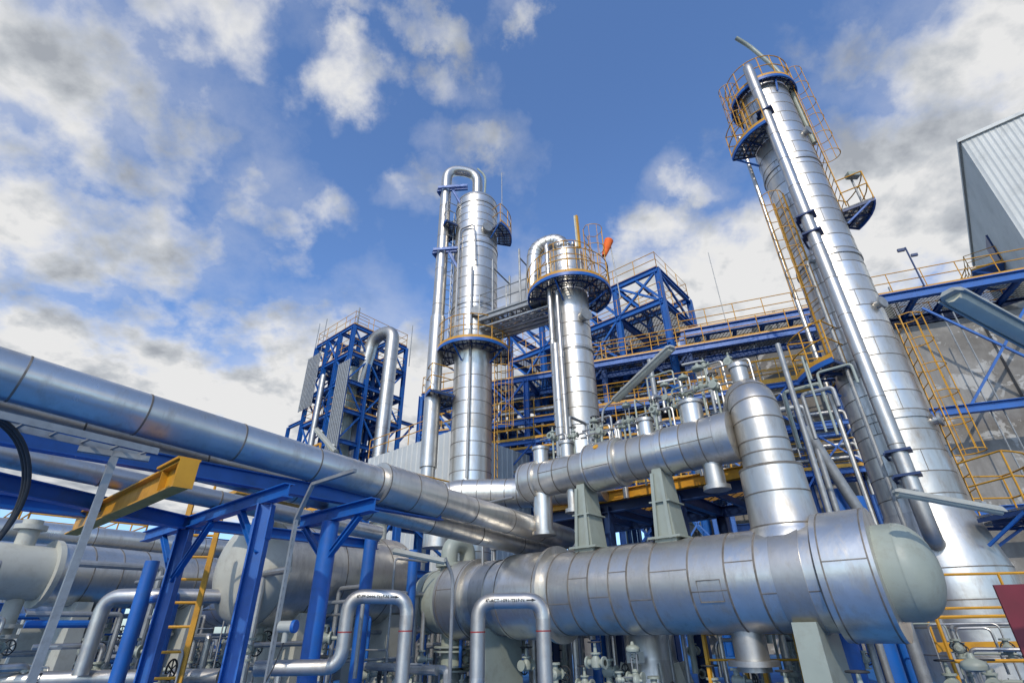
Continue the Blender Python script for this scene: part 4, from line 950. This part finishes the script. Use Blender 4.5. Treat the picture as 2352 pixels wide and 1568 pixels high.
cov=blobfield([(-1.20,.55,1.05,.56,1.12),(-1.6,1.15,1.15,.54,1.1),(-2.4,2.2,1.9,1.2,1.6),(-.75,2.7,1.4,1.45,1.6),(-2.2,4,3,2.4,1.7),
(-.31,.66,.17,.15,.82),(-.18,.53,.16,.08,.76),(-.09,.86,.20,.13,.82),(-.26,.97,.15,.11,.70),(-.12,.66,.11,.12,.66),(.0,.52,.08,.06,.6),(-.62,1.05,.30,.24,.72),
(.10,1.45,.44,.38,1.0),(.85,1.5,.80,.62,1.5),(1.3,1.0,.85,.60,1.4),(1.15,.58,.70,.38,1.15),(.50,.98,.17,.11,.8),(.42,1.2,.28,.24,.9),(2.0,1.3,1,.8,1.2),(.6,2.6,1.8,1.1,1.5),
(-3,-1,2.5,2,1.0),(2.5,-1.5,2,2,1.0),(0,-2.5,1.5,1.2,.9)])
bright=blobfield([(-1.35,2.6,.75,.75,.60),(-.31,.66,.2,.2,.35),(.75,1.25,.45,.30,.35),(-.7,2.2,.5,.4,.25),(-1.1,.7,.8,.4,.22),(1.2,.6,.6,.4,.2)])
def noise(sc_,off,det=10.0,rgh=.56,dist=.1):
    ad=N(nt,'ShaderNodeVectorMath',operation='ADD'); ad.inputs[1].default_value=off; L(nb.outputs[0],ad.inputs[0])
    n=N(nt,'ShaderNodeTexNoise',Scale=sc_,Detail=det,Roughness=rgh,Distortion=dist); L(ad.outputs[0],n.inputs['Vector']); return n.outputs[0]
n1=noise(9.0,(3.1,1.7,0)); 
dens=mth('ADD',mth('MULTIPLY',n1,1.9),mth('MULTIPLY_ADD',cov,1.0,-1.44))
mr=N(nt,'ShaderNodeMapRange',interpolation_type='SMOOTHSTEP'); mr.inputs[1].default_value=-.12; mr.inputs[2].default_value=.60; L(dens,mr.inputs[0]); alpha=mr.outputs[0]
n2=noise(9.0,(3.1+.025,1.7-.05,0)); n3=noise(3.4,(9,2,0),6.0,.5); n4=noise(4.5,(1,7,0),8.0,.6)
# thin high veil around the heavier masses
veil=mth('MULTIPLY',mth('ADD',mth('MULTIPLY',cov,.75),mth('MULTIPLY_ADD',n4,1.6,-1.02),None,True),.62)
alpha=mth('MAXIMUM',alpha,veil)
sh=mth('ADD',mth('MULTIPLY',mth('SUBTRACT',n1,n2),-2.4),mth('MULTIPLY_ADD',n3,-2.4,1.92),None,False)
sh=mth('ADD',sh,bright)
sh=mth('SUBTRACT',sh,mth('MULTIPLY',dens,.12),None,True)
cr=N(nt,'ShaderNodeValToRGB'); L(sh,cr.inputs[0]); e=cr.color_ramp.elements; e[0].position=0; e[0].color=(.41,.44,.49,1); e[1].position=.85; e[1].color=(.90,.90,.90,1); x=cr.color_ramp.elements.new(.40); x.color=(.60,.63,.67,1)
bg2=N(nt,'ShaderNodeBackground',Strength=.90); L(cr.outputs[0],bg2.inputs[0])
ms=N(nt,'ShaderNodeMixShader'); L(alpha,ms.inputs[0]); L(bg.outputs[0],ms.inputs[1]); L(bg2.outputs[0],ms.inputs[2])
wo=N(nt,'ShaderNodeOutputWorld'); L(ms.outputs[0],wo.inputs[0])
sd=bpy.data.lights.new('sun','SUN'); sd.energy=2.5; sd.angle=math.radians(.6); sd.color=(1,.92,.80)
so=bpy.data.objects.new('sun',sd); col.objects.link(so); so.rotation_euler=SUN.to_track_quat('Z','Y').to_euler(); so.location=(0,-10,30)

# ---------------------------------------------------------------- camera
th=math.radians(29.3); r=math.radians(1.0)
F=V((0,math.cos(th),math.sin(th))); U0=V((0,-math.sin(th),math.cos(th))); R0=V((1,0,0))
R=R0*math.cos(r)-U0*math.sin(r); U=R0*math.sin(r)+U0*math.cos(r)
cam=bpy.data.cameras.new('camera'); cam.lens=18; cam.sensor_width=36; cam.clip_end=6000; cam.clip_start=.05
co=bpy.data.objects.new('camera',cam); col.objects.link(co)
mm=Matrix((R,U,-F)).transposed().to_4x4(); mm.translation=V((0,0,1.0)); co.matrix_world=mm
sc.camera=co
sc.view_settings.view_transform='Standard'; sc.view_settings.look='None'; sc.view_settings.exposure=0
